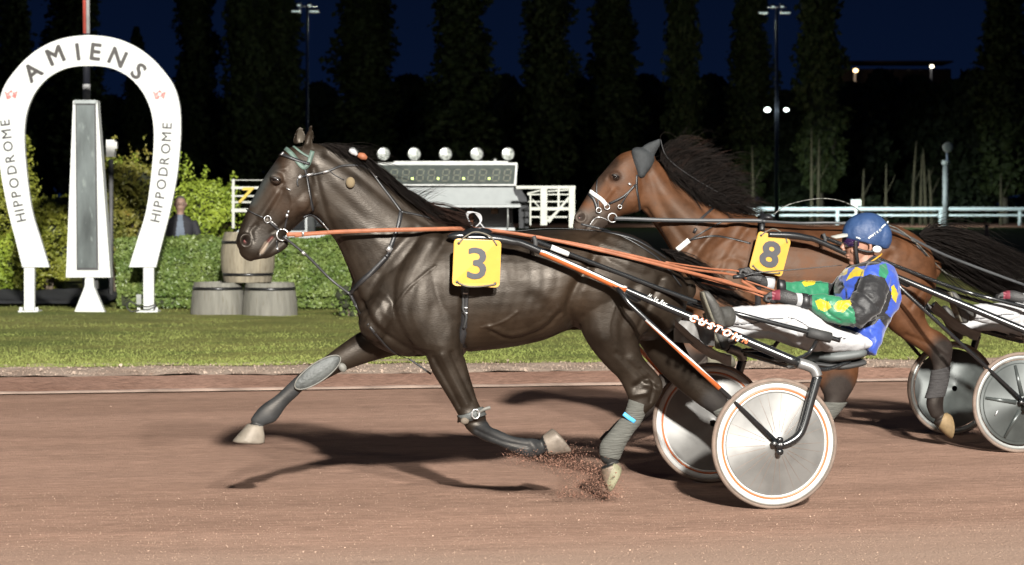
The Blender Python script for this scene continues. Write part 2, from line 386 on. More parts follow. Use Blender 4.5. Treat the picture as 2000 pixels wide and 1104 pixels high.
M['track'] = ground_mat('track_sand', [((.245, .152, .112), (.285, .180, .135)), ((.86, .85, .84), (1.08, 1.07, 1.06)), ((.80, .79, .78), (1.15, 1.15, 1.15))], (.45, 2.2, 30), bump=.45, bs=60, stretch=(.2, 1, 1), dry=(11.9, 10.9, (.268, .186, .142)))

M['bank'] = ground_mat('damp_bank', [((.155, .088, .064), (.215, .13, .098)), ((.8, .8, .8), (1.15, 1.15, 1.15))], (1.2, 20), bump=.6, bs=26, stretch=(.5, 1, 1))
M['verge'] = ground_mat('sandy_verge', [((.25, .185, .145), (.33, .26, .21)), ((.82, .82, .82), (1.12, 1.12, 1.12))], (2.2, 18), bump=.4, bs=16)
M['lawn'] = ground_mat('lawn', [((.10, .125, .032), (.19, .19, .06)), ((.65, .65, .6), (1.25, 1.2, 1.1))], (.7, 14), bump=.8, bs=30, stretch=(.5, 1, 1))
M['field'] = ground_mat('infield_grass', [((.018, .032, .008), (.030, .045, .012)), ((.7, .7, .7), (1.2, 1.2, 1.2))], (.3, 6), bump=.5, bs=20)
M['asphalt'] = ground_mat('asphalt', [((.045, .048, .052), (.065, .066, .068)), ((.8, .8, .8), (1.2, 1.2, 1.2))], (1, 30), bump=.3, bs=60)
def line(py0, py1, z=0.0):
    a, b = G(0, py0, z), G(2000, py1, z); d = (b-a); return lambda t: a+d*t      # t = 0 at the left frame edge, 1 at the right
e_grass = line(715, 697, .12); e_verge = line(738, 717, .10); e_white = line(771, 741)
big = 900
sheet('ground', [(-big, -80), (big, -80), (big, 1500), (-big, 1500)], M['field'], -0.03)
c1, c2 = line(700, 680)(-3), line(700, 680)(5)
sheet('track', [(-60, -20), (60, -12), e_white(4.0)[:2], e_white(-3.0)[:2]], M['track'], 0.0, 60, 20)
def bankd(p, u, t): return .10*t+.015*mnoise.noise(p*1.3)
sheet('track_bank', [e_white(-3.0)[:2], e_white(4.0)[:2], e_verge(4.0)[:2], e_verge(-3.0)[:2]], M['bank'], 0.004, 400, 12, bankd)
def verged(p, u, t): return .10+.035*abs(mnoise.noise(Vector((p.x*1.3, p.y*3, 1))))+.012*mnoise.noise(Vector((p.x*6, p.y*9, 3)))+(-.05 if t > .97 else 0)
sheet('sandy_verge', [e_verge(-1.2)[:2], e_verge(2.4)[:2], (e_grass(2.4)+Vector((0, .5, 0)))[:2], (e_grass(-1.2)+Vector((0, .5, 0)))[:2]], M['verge'], 0.0, 900, 30, verged)
def lawnd(p, u, t): return .10*max(0, 1-t*3)+.02*mnoise.noise(p*.8)
sheet('lawn', [e_grass(-2.0)[:2], e_grass(3.0)[:2], (60, 62), (-60, 62)], M['lawn'], 0.012, 160, 120, lawnd)
off = lambda t, d: (e_white(t)+Vector((0, d, 0)))[:2]
sheet('white_line', [off(-2, -.09), off(3, -.09), off(3, .08), off(-2, .08)], mat('white_line', (.31, .225, .18), .9, var=.4, vs_=3, bump=.3, bs=30), 0.012, 500, 6,
      lambda p, u, t: (.016+.008*mnoise.noise(p*2.5))*math.sin(math.pi*t)**.7)
sheet('path', [(-30, 36.2), (-6.6, 35.7), (-6.9, 42.2), (-30, 42.2)], M['asphalt'], .06, 10, 4)
sheet('service_road', [(-9, 37.0), (3.5, 37.0), (3.5, 42), (-9, 42)], M['asphalt'], .07, 4, 2)
sheet('far_track', [(-400, 160), (400, 160), (400, 262), (-400, 262)], ground_mat('far_sand', [((.2, .1, .07), (.28, .15, .1))], (.2,), bump=.2), .02)
# grass blades
def blades(name, n, region, h, w, mt, seed):
    rnd = random.Random(seed); v = []; f = []
    for i in range(n):
        x, y, z = region(rnd)
        a = rnd.uniform(0, math.pi); hh = h*rnd.uniform(.5, 1.4); ww = w*rnd.uniform(.6, 1.3)
        dx, dy = math.cos(a)*ww, math.sin(a)*ww; lx, ly = rnd.gauss(0, hh*.8), rnd.gauss(0, hh*.8); b = len(v)
        v += [(x-dx, y-dy, z), (x+dx, y+dy, z), (x+lx, y+ly, z+hh)]; f.append((b, b+1, b+2))
    mb = MB(); mb.cards = True; mb.add(v, f); return mb.build(name, mt, smooth=False)
def reg(r):
    t = r.uniform(-.25, 1.4); e = e_grass(t); y0 = e.y-.12
    s = r.random()**1.6; y = y0+s*(40-y0); x = e.x*(y/e.y)
    if mnoise.noise(Vector((x*1.2, y*1.2, 0)))*.5+.5 < (y0+.5-y): return reg(r)
    return x, y, .012+.10*max(0, 1-(y-y0)/12)
M['grass'] = leaf_mat('grass_blades', (.115, .15, .032), (.195, .215, .058), (.30, .25, .11), .85)
tag(blades('grass', 150000, reg, .022, .005, M['grass'], 3), 'short trimmed green and straw coloured lawn grass', 'grass', kind='stuff')
# crumbs of sand on the track
def crumbs(name, n, region, size, mt, seed):
    rnd = random.Random(seed); v = []; f = []
    for i in range(n):
        p = Vector(region(rnd)); s = size*rnd.uniform(.35, 1)*(2.2 if rnd.random() < .03 else 1)
        q = [p+Vector((rnd.gauss(0, 1), rnd.gauss(0, 1), rnd.gauss(0, 1))).normalized()*s for _ in range(4)]; b = len(v)
        v += q; f += [(b, b+1, b+2), (b, b+2, b+3), (b, b+3, b+1), (b+1, b+3, b+2)]
    mb = MB(); mb.cards = True; mb.add(v, f); return mb.build(name, mt, smooth=False)
def trk(r):
    py = 1110-(150 if r.random() < .8 else 330)*r.random(); g = G(r.uniform(-40, 2040), py); return (g.x, g.y, .002)
tag(crumbs('sand_crumbs', 14000, trk, .0030, mat('sand_crumb', (.34, .24, .175), .95, var=.4, vs_=200), 5), 'pale sand crumbs scattered over the red track', 'sand', kind='stuff')
def vrg(r):
    t = r.uniform(-.1, 1.15); a = e_verge(t); b_ = e_grass(t); p = a.lerp(b_, r.random()**1.3*1.1); return (p.x, p.y, .12)
tag(crumbs('verge_clods', 5000, vrg, .012, M['verge'], 6), 'small sandy clods heaped along the edge of the lawn', 'soil clods', kind='stuff')
# ================================================================== FOLIAGE
def leaves(mb, rnd, pts, size, up=.3, asp=.55):
    """one small folded leaf at every point (point, outward normal)"""
    for p, nrm in pts:
        d = (Vector((rnd.gauss(0, 1), rnd.gauss(0, 1), rnd.gauss(0, 1))).normalized()+nrm*.9+Vector((0, 0, up))).normalized()
        t = d.orthogonal().normalized(); t.rotate(Matrix.Rotation(rnd.uniform(0, 6.28), 3, d)); s = d.cross(t)
        L = size*rnd.uniform(.6, 1.3); b = len(mb.v)
        mb.v += [tuple(p-t*L*.5), tuple(p+s*L*asp*.5-d*L*.08), tuple(p+t*L*.5), tuple(p-s*L*asp*.5-d*L*.08)]
        mb.f.append((b, b+1, b+2, b+3)); mb.m.append(0)
def bush(name, c, wd, dp, ht, n, size, mt, label, cat_, seed, spikes=0, group=None, core=None):
    rnd = random.Random(seed); root = empty(name, c, 0, label, cat_, group); mb = MB(); mb.cards = True; pts = []
    cl = [(Vector((rnd.uniform(-.5, .5)*wd*.75, rnd.uniform(-.5, .5)*dp*.7, ht*(.12+.72*rnd.random()**.8))), rnd.uniform(.18, .36)*min(wd, ht)*.85) for _ in range(44)]
    for _ in range(spikes):
        x = rnd.uniform(-.5, .5)*wd*.95; h0 = ht*rnd.uniform(.7, 1.12); y = rnd.uniform(-.3, .3)*dp
        for k in range(70):
            t = rnd.random(); r = .13*(1-t)+.02
            pts.append((Vector((x+rnd.gauss(0, r), y+rnd.gauss(0, r), h0*.62+t*h0*.45)), Vector((rnd.gauss(0, 1), -1, .5)).normalized()))
    while len(pts) < n:
        q, r = rnd.choice(cl); d = Vector((rnd.gauss(0, 1), rnd.gauss(0, 1)-.4, rnd.gauss(0, 1))).normalized()
        rr = r*(1+.35*mnoise.noise(d*2.3+q*3))*rnd.uniform(.72, 1.06); p = q+d*rr
        if p.z < .03: continue
        pts.append((p, d))
    leaves(mb, rnd, pts, size); o = mb.build('foliage', mt, root, smooth=False)
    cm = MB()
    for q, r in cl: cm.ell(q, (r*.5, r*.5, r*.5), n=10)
    cm.build('shade_core', core or M['gap_shade'], root)  # solid dark balls stand in for shade inside the bush
    st = MB()
    for k in range(5):
        a = rnd.uniform(-.25, .25)*wd; st.tube([(a*.4, 0, -.05), (a*.7, .02, ht*.3), (a, 0, ht*.62)], [.035, .025, .012], 6, 3)
    st.build('stem', M['bark'], root); return root
M['bark'] = mat('bark', (.11, .085, .06), .9, var=.35, vs_=6, bump=.6, bs=18, stretch=(1, 1, .25))
M['gap_shade'] = mat('leaf_gap_shade', (.018, .022, .008), .9, var=.5, vs_=18, bump=.8, bs=30)  # shade between the leaves, put into the colour of a solid core
M['hedge'] = leaf_mat('hedge_leaves', (.048, .088, .018), (.130, .170, .045), (.27, .22, .09), .42)
M['bush_yellow'] = leaf_mat('olive_leaves', (.090, .115, .014), (.22, .225, .03), (.34, .28, .06), .5)
M['bush_lime'] = leaf_mat('lime_leaves', (.10, .155, .014), (.24, .30, .035), (.34, .33, .06), .5)
M['bush_red'] = leaf_mat('rusty_leaves', (.075, .10, .016), (.17, .15, .028), (.32, .10, .025), .5)
# clipped hedge: from x = 228 to 700 px, 35 m away
def hedge():
    xa, xb = W(229, 0, 34.7).x, W(735, 0, 34.7).x; Lh = xb-xa; ht = 1.08; dp = 1.1
    root = empty('hedge', ((xa+xb)/2, 35.2, .03), 0.0, 'long low clipped green hedge behind the barrels', 'hedge')
    rnd = random.Random(11); mb = MB(); mb.cards = True; pts = []
    def off(x, z): return .07*mnoise.noise(Vector((x*1.7, z*2.1, 2)))+.05*mnoise.noise(Vector((x*6, z*6, 5)))
    for i in range(21000):
        x = rnd.uniform(-.5, .5)*Lh; k = rnd.random()
        if k < .72:
            z = rnd.uniform(.02, ht); lean = -.04 if z > .2 else .05
            pts.append((Vector((x, -dp/2-off(x, z)+lean+rnd.uniform(0, .07), z)), Vector((0, -1, .1))))
        elif k < .93: pts.append((Vector((x, rnd.uniform(-.5, .5)*dp, ht+off(x, 9)+rnd.uniform(-.05, .03))), Vector((0, 0, 1))))
        else:
            s = rnd.choice((-1, 1)); z = rnd.uniform(.02, ht); pts.append((Vector((s*(Lh/2+off(z, 4)), rnd.uniform(-.5, .5)*dp, z)), Vector((s, -.3, 0))))
    leaves(mb, rnd, pts, .068, .2, .62); mb.build('foliage', M['hedge'], root, smooth=False)
    MB().box((0, .02, ht/2), (Lh-.12, dp-.14, ht-.08)).build('shade_core', M['gap_shade'], root, smooth=False)  # dark box: shade in the hedge gaps given as colour
hedge()
bush('bush', G(690, 622), 0.5, .4, .5, 420, .075, M['hedge'], 'small leafy shrub at the right end of the low hedge behind the dark horse', 'bush', 21)
B = 39.5
for nm, px0, px1, ptop, Y, mt_, lab, sp, sd in [
    ('bush', -60, 70, 285, 43, 'bush_yellow', 'tall olive green bush behind the left arm of the horseshoe sign', 10, 1),
    ('bush', 40, 146, 375, 41.5, 'bush_yellow', 'lower round olive bush between the left horseshoe arm and the centre post', 3, 2),
    ('bush', -40, 110, 455, 42.3, 'bush_lime', 'low broad bush beside the tarmac path at the left edge', 0, 3),
    ('bush', 175, 300, 300, 40.5, 'bush_red', 'bush with rusty red leaves seen through the horseshoe right of the post', 6, 4),
    ('bush', 195, 330, 335, 43.5, 'bush_lime', 'tall green bush behind the right arm of the horseshoe sign', 10, 5),
    ('bush', 345, 462, 338, 40.3, 'bush_lime', 'bright lime green bush behind the man in the dark jacket', 9, 6)]:
    a, b_ = W(px0, 0, Y).x, W(px1, 0, Y).x; top = W(0, ptop, Y).z
    bush(nm, ((a+b_)/2, Y, 0.0), b_-a, 1.6, top, 15000, .080, M[mt_], lab, 'bush', 30+sd, int(sp*1.6), 'bushes behind the horseshoe sign')
# ================================================================== HORSESHOE WINNING POST
GLY = {}
def glyph(ch, bold=0.0, italic=0.0):
    k = (ch, bold, italic)
    if k in GLY: return GLY[k]
    cu = bpy.data.curves.new('g', 'FONT'); cu.body = ch; cu.size = 1; cu.extrude = .012; cu.offset = bold; cu.resolution_u = 3; cu.shear = italic
    o = bpy.data.objects.new('g', cu); COL.objects.link(o); dg = bpy.context.evaluated_depsgraph_get(); dg.update()
    me = bpy.data.meshes.new_from_object(o.evaluated_get(dg)); v = [x.co.copy() for x in me.vertices]; f = [tuple(p.vertices) for p in me.polygons]
    bpy.data.objects.remove(o); bpy.data.curves.remove(cu); bpy.data.meshes.remove(me)
    xs = [p.x for p in v] or [0]; x0, x1 = min(xs), max(xs)
    GLY[k] = ([Vector((p.x-(x0+x1)/2, p.y, p.z)) for p in v], f, x1-x0); return GLY[k]
def put(mb, ch, M_, h, bold=0.0, italic=0.0, sx_=1.0):
    """letter centred on its baseline; h = capital height"""
    v, f, w = glyph(ch, 0, italic); s = h/.70; bo = max(0, bold)*1.1
    sh = [(0, 0)] if bo == 0 else [(0, 0), (bo, 0), (-bo, 0), (0, bo), (0, -bo), (bo*.7, bo*.7), (-bo*.7, -bo*.7), (bo*.7, -bo*.7), (-bo*.7, bo*.7)]
    for i, (dx, dy) in enumerate(sh): mb.add([M_@Vector(((p.x+dx)*s*sx_, (p.y-.35+dy)*s, p.z*s*.3+i*.00025)) for p in v], f)
    return w*s*sx_
def sign():
    Y = 33.8; root = empty('winning_post', (W(174, 0, Y).x, Y, .0), 0, 'white horseshoe shaped winning post arch with black lettering and a grey mirror board', 'winning post')
    o = Vector(root.location)
    L = lambda px, py, d=0: W(px, py, Y)-o+Vector((0, d, 0))
    outer = [(177,68.5),(212,72),(244,81),(275,97),(302,119),(322,142),(336.5,162),(346,185),(352,215),(353,261),(350,305),(345,348),(331,418),(318,468),(304.5,522)]
    inner = [(252,522),(268,470),(284,418),(292,370),(297,325),(300,285),(300,249),(296,222),(290,203),(281,184),(267,165),(251,150),(232,139),(212,132),(190,129),(174,129)]
    def fair(p):
        q, _ = cat([Vector((a, b, 0)) for a, b in p], [0.0]*len(p), 4); return [(a.x, a.y) for a in q]
    ro, ri = fair(outer), fair(inner)
    lo = [(348-x, y) for x, y in ro][::-1]; li = [(348-x, y) for x, y in ri][::-1]
    ring_o = lo+ro[1:]; ring_i = (ri+li[1:])[::-1]
    # resample both sides to quads
    def res(p, n):
        P = [Vector((a, b)) for a, b in p]; s = [0]
        for a, b in zip(P[:-1], P[1:]): s.append(s[-1]+(b-a).length)
        out = []; j = 0
        for k in range(n+1):
            t = s[-1]*k/n
            while j < len(s)-2 and s[j+1] < t: j += 1
            u = (t-s[j])/max(1e-9, s[j+1]-s[j]); out.append(P[j].lerp(P[j+1], min(1, u)))
        return out
    n = 90; A, Bq = res(ring_o, n), res(ring_i, n); v = []; f = []
    for a, b in zip(A, Bq): v += [L(a.x, a.y), L(b.x, b.y), L(b.x, b.y, .09), L(a.x, a.y, .09)]
    for i in range(n):
        for k in range(4): f.append((i*4+k, i*4+(k+1)%4, (i+1)*4+(k+1)%4, (i+1)*4+k))
    f += [(3,2,1,0), (n*4, n*4+1, n*4+2, n*4+3)]
    MB().add(v, f).build('horseshoe_arch', M['white_sign'], root, auto=30)
    def P2(x, y, d): return L(x, y, d)
    for sx0, bx in ((47, (38, 77)), (280, (268, 310))):
        m = MB(); m.prism([(sx0, 523), (sx0+20, 523), (sx0+20, 606), (sx0, 606)], .09, lambda x, y, d: L(x, y, d+.002)); m.build('leg', M['white_sign'], root, smooth=False)
        m = MB(); m.prism([(bx[0], 606.5), (bx[1], 606.5), (bx[1], 613), (bx[0], 613)], .3, lambda x, y, d: L(x, y, d-.1))
        for q in (bx[0]+4, bx[1]-4): m.prism([(q-3, 600), (q+3, 600), (q+3, 606.4), (q-3, 606.4)], .05, lambda x, y, d: L(x, y, d-.05))
        m.build('base_plate', M['white_sign'], root, smooth=False)
    m = MB(); m.prism([(144, 197), (191, 197), (217, 542), (130, 542)], .22, lambda x, y, d: L(x, y, d-.05)); m.build('centre_board', M['white_sign'], root, smooth=False)
    m = MB(); m.prism([(149, 199), (188.5, 199), (193.5, 527), (151.5, 527)], .03, lambda x, y, d: L(x, y, d-.072)); m.build('mirror_frame', mat('dark_frame', (.03, .03, .032), .5), root, smooth=False)
    m = MB(); m.prism([(151.5, 206), (186, 206), (190, 523), (154, 523)], .01, lambda x, y, d: L(x, y, d-.083))
    m.build('mirror', mat('dull_mirror', (.10, .115, .115), .3, .25, var=.5, vs_=3.5, bump=.06, bs=50, dirt=((.20, .23, .22), .6, 16), stretch=(1, 1, .3)), root, smooth=False)
    m = MB(); m.prism([(147, 196), (190, 196), (190, 203), (147, 203)], .12, lambda x, y, d: L(x, y, d-.11)); m.build('cap', mat('grey_cap', (.22, .24, .24), .4, .5), root, smooth=False)
    m = MB(); m.prism([(167, 543), (183, 543), (184, 560), (206, 612), (206, 617), (145, 617), (145, 612), (166, 560)], .12, lambda x, y, d: L(x, y, d-.03)); m.build('pedestal', M['white_sign'], root, smooth=False)
    MB().prism([(183, 543.5), (189, 543.5), (189, 565), (184, 565)], .1, lambda x, y, d: L(x, y, d+.1)).build('strut', M['rubber'], root, smooth=False)
    lt = MB(); px = Y/F
    for ch, x, y, a in [('A', 63, 140, 38), ('M', 108, 108, 23), ('I', 152, 101, 7), ('E', 187, 101, -7), ('N', 230, 112, -24), ('S', 271, 139, -42)]:
        put(lt, ch, Matrix.Translation(L(x, y, -.004))@Matrix.Rotation(math.pi/2, 4, 'X')@Matrix.Rotation(math.radians(a), 4, 'Z'), 32*px, .028)
    lt.build('town_lettering', mat('dark_lettering', (.020, .016, .014), .45, var=.4, vs_=10), root, smooth=False)
    word = 'HIPPODROME'
    for side in (0, 1):
        lt = MB(); path = [(302, 433), (311, 390), (318, 340), (323.5, 290), (326.5, 240)]
        if side == 0: path = [(42, 433), (33, 390), (24, 340), (16, 290), (9, 234)]
        pr = res(path, 100); wd = [glyph(c)[2] for c in word]; tot = sum(wd); gap = 0.19; T = tot+gap*9; pos = 0
        for i, c in enumerate(word):
            s_ = (pos+wd[i]/2)/T; j = int(s_*100); p = pr[j]; q = pr[min(100, j+3)]-pr[max(0, j-3)]
            a = math.atan2(-q.y, q.x); put(lt, c, Matrix.Translation(L(p.x, p.y, -.003))@Matrix.Rotation(math.pi/2, 4, 'X')@Matrix.Rotation(a, 4, 'Z'), 18.5*px, .011); pos += wd[i]+gap
        lt.build('word_lettering', mat('thin_lettering', (.022, .020, .020), .5), root, smooth=False)
    red = mat('faded_red', (.42, .10, .09), .5, dirt=((.62, .45, .42), .5, 40)); pale = mat('faded_grey_print', (.44, .42, .43), .5)
    for cx in (22, 312):
        m = MB(); K_ = lambda x, y, d: L(cx+x, 185+y, d-.004)
        m.prism([(-14, -7), (-7, -3), (0, -9), (6, -4), (13, -7), (11, 0), (8, 9), (1, 3), (-3, 9), (-9, 9), (-11, 1)], .003, K_)
        m.build('crest', red, root, smooth=False)
        m = MB(); m.prism([(-3, -4), (3, -4), (4, 0), (0, 4), (-4, 0)], .002, lambda x, y, d: L(cx+x, 185+y, d-.0065)); m.build('crest_centre', pale, root, smooth=False)
        m = MB()
        for i, ch in enumerate('AMIENSMETROPOLE'):
            if i < 6: a = math.radians(140-i*20); yy = 0
            else: a = math.radians(205+(i-6)*16); yy = 1
            Mx = Matrix.Translation(L(cx+20*math.cos(a), 187-19*math.sin(a), -.003))@Matrix.Rotation(math.pi/2, 4, 'X')@Matrix.Rotation(a-math.pi/2 if not yy else a+math.pi/2, 4, 'Z')
            put(m, ch, Mx, 4.6*px)
        m.build('crest_lettering', pale, root, smooth=False)
    # cable box at the foot of the right leg
    bx = empty('cable_box', L(285, 600)+o+Vector((-.1, -.02, -.06)), 0, 'small grey junction box with coiled cable at the right foot of the horseshoe', 'junction box')
    MB().box((0, 0, .18), (.07, .08, .15)).build('box', mat('grey_plastic', (.22, .23, .22), .6), bx, smooth=False)
    MB().tube([(.02, -.09, .02), (-.1, -.1, .0), (-.17, -.1, .07), (-.12, -.1, .15), (0, -.1, .09), (.15, -.12, .07), (.26, -.1, .1), (.24, -.1, .02)], .012, 6).build('cable', M['leather'], bx)
sign()
# striped flag pole standing behind the arch
fp = empty('flag_pole', (W(169, 0, 36.2).x, 36.2, 0), 0, 'tall thin pole painted in red, white and black bands behind the horseshoe arch', 'pole')
pole_red = mat('pole_red', (.34, .06, .045), .5); pole_grey = mat('pole_grey', (.30, .30, .30), .4)
zt = lambda py: H-(py-HY)/F*36.2
m = MB(); m.tube([(-.03, 0, zt(66)), (-.05, 0, zt(-200))], .030, 10, 1); m.build('red_band', pole_red, fp)
m = MB(); m.tube([(.02, .02, zt(66)), (.0, .02, zt(-200))], .035, 10, 1); m.build('white_band', pole_grey, fp)
m = MB(); m.tube([(0, 0, zt(165)), (0, 0, zt(66))], .062, 12, 1); m.build('black_band', mat('pole_dark', (.012, .013, .02), .5), fp)
m = MB(); m.tube([(0, 0, -.05), (0, 0, zt(165))], .062, 12, 1); m.build('lower_pole', pole_grey, fp)
# ================================================================== BARRELS
M['barrel'] = mat('grey_oak', (.14, .135, .115), .8, var=.22, vs_=3, bump=.5, bs=22, stretch=(5, 5, .6), dirt=((.09, .075, .05), .6, 7))
M['barrel_top'] = mat('warm_grey_oak', (.19, .165, .12), .8, var=.3, vs_=3, bump=.5, bs=22, stretch=(5, 5, .6), dirt=((.10, .075, .045), .56, 7))
M['hoop'] = mat('dark_hoop', (.012, .012, .013), .3, .3, var=.3)
def barrel(loc, R, h, mt_, label, bul, hoops, rz):
    root = empty('barrel', loc, rz, label, 'barrel', 'wooden barrels stacked in front of the hedge')
    prof = [(R*(1-bul*(2*t-1)**2), h*t) for t in [i/14 for i in range(15)]] if hoops == 2 else [(R*(1-bul*(t)**2), h*t) for t in [i/14 for i in range(15)]]
    n = 72; v = []; f = []
    for r, z in prof:
        for k in range(n): a = 2*math.pi*k/n; rr = r*(1-.010*(k % 3 == 0)); v.append((rr*math.cos(a), rr*math.sin(a), z))
    for i in range(14):
        for k in range(n): f.append((i*n+k, i*n+(k+1)%n, (i+1)*n+(k+1)%n, (i+1)*n+k))
    f.append(tuple(range(n-1, -1, -1)))
    r1 = prof[-1][0]; b = len(v)
    for rr, zz in ((r1-.025, h), (r1-.03, h-.035)):
        for k in range(n): a = 2*math.pi*k/n; v.append((rr*math.cos(a), rr*math.sin(a), zz))
    for k in range(n):
        f.append((14*n+k, 14*n+(k+1)%n, b+(k+1)%n, b+k)); f.append((b+k, b+(k+1)%n, b+n+(k+1)%n, b+n+k))
    f.append(tuple(b+n+k for k in range(n)))
    MB().add(v, f).build('staves', mt_, root, auto=40)
    for zz in ([.16, .8] if hoops == 2 else [.83]):
        rr = [r for r, z in prof][int(zz*14)]
        hm = MB(); hm.lathe([(rr+.004, h*zz-.022), (rr+.008, h*zz-.02), (rr+.006, h*zz+.02), (rr-.01, h*zz+.022), (rr-.012, h*zz-.022)], Matrix.Identity(4), 64, True); hm.build('hoop', M['hoop'], root)
    return root
YB = 33.0
bl = G(424, 618); br = G(526, 619)
barrel((bl.x, bl.y+.1, .0), .405, .50, M['barrel'], 'lower left grey wooden half barrel under the stacked barrel', .12, 1, .2)
barrel((br.x, br.y+.1, .0), .405, .50, M['barrel'], 'lower right grey wooden half barrel under the stacked barrel', .12, 1, 1.0)
tb = (bl+br)/2
barrel((tb.x+.04, bl.y+.16, .503), .40, .74, M['barrel_top'], 'topmost brownish barrel with two dark hoops behind the horse muzzle', .13, 2, 2.0)
# ================================================================== TIMING CAR AND STARTING GATE
YV = 38.6
def vehicle():
    root = empty('starting_car', (W(850, 0, YV).x, YV, .07), 0, 'pale starting car with roof clock, five round lamps and white awning', 'starting car')
    o = Vector(root.location); L = lambda px, py, d=0: W(px, py, YV)-o+Vector((0, d, 0))
    white = mat('car_white', (.30, .32, .32), .35, var=.05, coat=.4); dark = mat('car_dark', (.012, .013, .014), .15, spec=.8); dk2 = mat('dark_canvas', (.035, .037, .04), .8, var=.3, vs_=14, bump=.3)
    frame = mat('aluminium', (.30, .31, .30), .4, .3)
    m = MB(); m.prism([(440, 470), (470, 446), (500, 428), (540, 398), (600, 396), (600, 458), (770, 458), (770, 445), (1005, 445), (1030, 560), (430, 560), (420, 500)], 1.7, lambda x, y, d: L(x, y, d)); m.build('body', white, root, smooth=False)
    m = MB(); m.prism([(476, 449), (505, 432), (542, 403), (560, 403), (560, 450)], .02, lambda x, y, d: L(x, y, d-.022)); m.build('window', dark, root, smooth=False)
    m = MB(); m.prism([(566, 403), (596, 403), (596, 450), (566, 450)], .02, lambda x, y, d: L(x, y, d-.022)); m.build('window', dark, root, smooth=False)
    for cx in (500, 900):
        wv = MB(); wv.lathe([(0, -.1), (.3, -.1), (.33, -.07), (.33, .1), (0, .1)], Matrix.Translation(L(cx, 552, .03))@Matrix.Rotation(math.pi/2, 4, 'X'), 36)
        w_ = wv.build('wheel', M['rubber'], root); r_ = MB(); r_.lathe([(0, .105), (.2, .105), (.22, .1)], Matrix.Translation(L(cx, 552, .03))@Matrix.Rotation(math.pi/2, 4, 'X'), 24); r_.build('rim', frame, w_)
    # open rear cabin
    m = MB(); m.prism([(604, 398), (1000, 398), (1003, 444), (604, 444)], .05, lambda x, y, d: L(x, y, d+1.2)); m.build('back_panel', dark, root, smooth=False)
    m = MB(); m.prism([(720, 366), (1003, 366), (1016, 400), (700, 400)], .9, lambda x, y, d: L(x, y, d*1+(y-366)*-.006)); m.build('awning', white, root, smooth=False)
    m = MB(); m.prism([(700, 400.5), (1017, 400.5), (1017, 405), (700, 405)], .03, lambda x, y, d: L(x, y, d-.2)); m.build('awning_edge', white, root, smooth=False)
    m = MB(); m.prism([(1003, 368), (1018, 371), (1028, 386), (1034, 410), (1033, 446), (1014, 446), (1013, 405)], 1.3, lambda x, y, d: L(x, y, d-.1)); m.build('side_canvas', dk2, root, smooth=False)
    for x in (992, 760):
        m = MB(); m.tube([L(x, 404, -.1), L(x, 446, -.1)], .012, 8, 1); m.build('awning_post', frame, root)
    for x, y0, y1, c in ((916, 402, 440, (.10, .035, .015)), (885, 410, 440, (.05, .06, .05)), (965, 402, 418, (.10, .045, .02))):
        m = MB(); m.box(L(x, (y0+y1)/2, .6), (.12, .1, (y1-y0)/F*YV)); m.ell(L(x, y0, .6), (.07, .06, .05)); m.build('seat', mat('seat_cloth', c, .8), root)
    # roof clock
    m = MB(); m.prism([(690, 318), (1011, 318), (1008, 363), (690, 363)], .22, lambda x, y, d: L(x, y, d-.1)); m.build('clock_case', frame, root, smooth=False)
    fc = MB(); fc.prism([(694, 322.5), (1007, 322.5), (1004, 360), (694, 360)], .004, lambda x, y, d: L(x, y, d-.106)); face = fc.build('clock_face', mat('clock_face', (.035, .045, .040), .2, spec=.6, var=.2), root, smooth=False)
    seg = MB(); px = YV/F
    xs = [748, 770, 793, 821, 843, 871, 893, 921, 943, 970, 991]
    xs = [770, 793, 821, 843, 871, 893, 921, 943, 969, 991]
    def digit(cx):
        w_, h_ = 6.2, 11; cy = 342.5; t = 1.5; sl = 1.2
        for (x0, y0, x1, y1) in ((-w_, -h_, w_, -h_), (-w_, 0, w_, 0), (-w_, h_, w_, h_), (-w_, -h_, -w_, 0), (w_, -h_, w_, 0), (-w_, 0, -w_, h_), (w_, 0, w_, h_)):
            a = (cx+x0-sl*y0/h_*1.2, cy+y0); b = (cx+x1-sl*y1/h_*1.2, cy+y1)
            if y0 == y1: poly = [(a[0]+1.6, a[1]-t/2), (b[0]-1.6, b[1]-t/2), (b[0]-1.6, b[1]+t/2), (a[0]+1.6, a[1]+t/2)]
            else: poly = [(a[0]-t/2, a[1]+1.5), (a[0]+t/2, a[1]+1.5), (b[0]+t/2, b[1]-1.5), (b[0]-t/2, b[1]-1.5)]
            seg.prism(poly, .002, lambda x, y, d: L(x, y, d-.110))
    for x in xs: digit(x)
    digit(748)
    seg.build('clock_digits', mat('unlit_segments', (.075, .08, .045), .5), root, smooth=False)
    d_ = MB()
    for x in (806, 856, 906, 955.5): d_.prism([(x-2, 347), (x+2, 347), (x+2, 351), (x-2, 351)], .002, lambda x, y, d: L(x, y, d-.110))
    d_.build('clock_dots', emis('lit_dots', (.62, .85, .22), 1.1), root, smooth=False)
    m = MB(); m.prism([(770, 315), (992, 315), (992, 317.6), (770, 317.6)], .06, lambda x, y, d: L(x, y, d-.04)); m.build('lamp_rail', frame, root, smooth=False)
    m = MB(); m.box(L(967, 313, .0), (.05, .05, .05)); m.build('rail_clip', frame, root)
    gl = mat('lamp_glass', (.30, .32, .30), .3, .2, var=.6, vs_=22); rimm = mat('lamp_rim', (.03, .03, .03), .3)
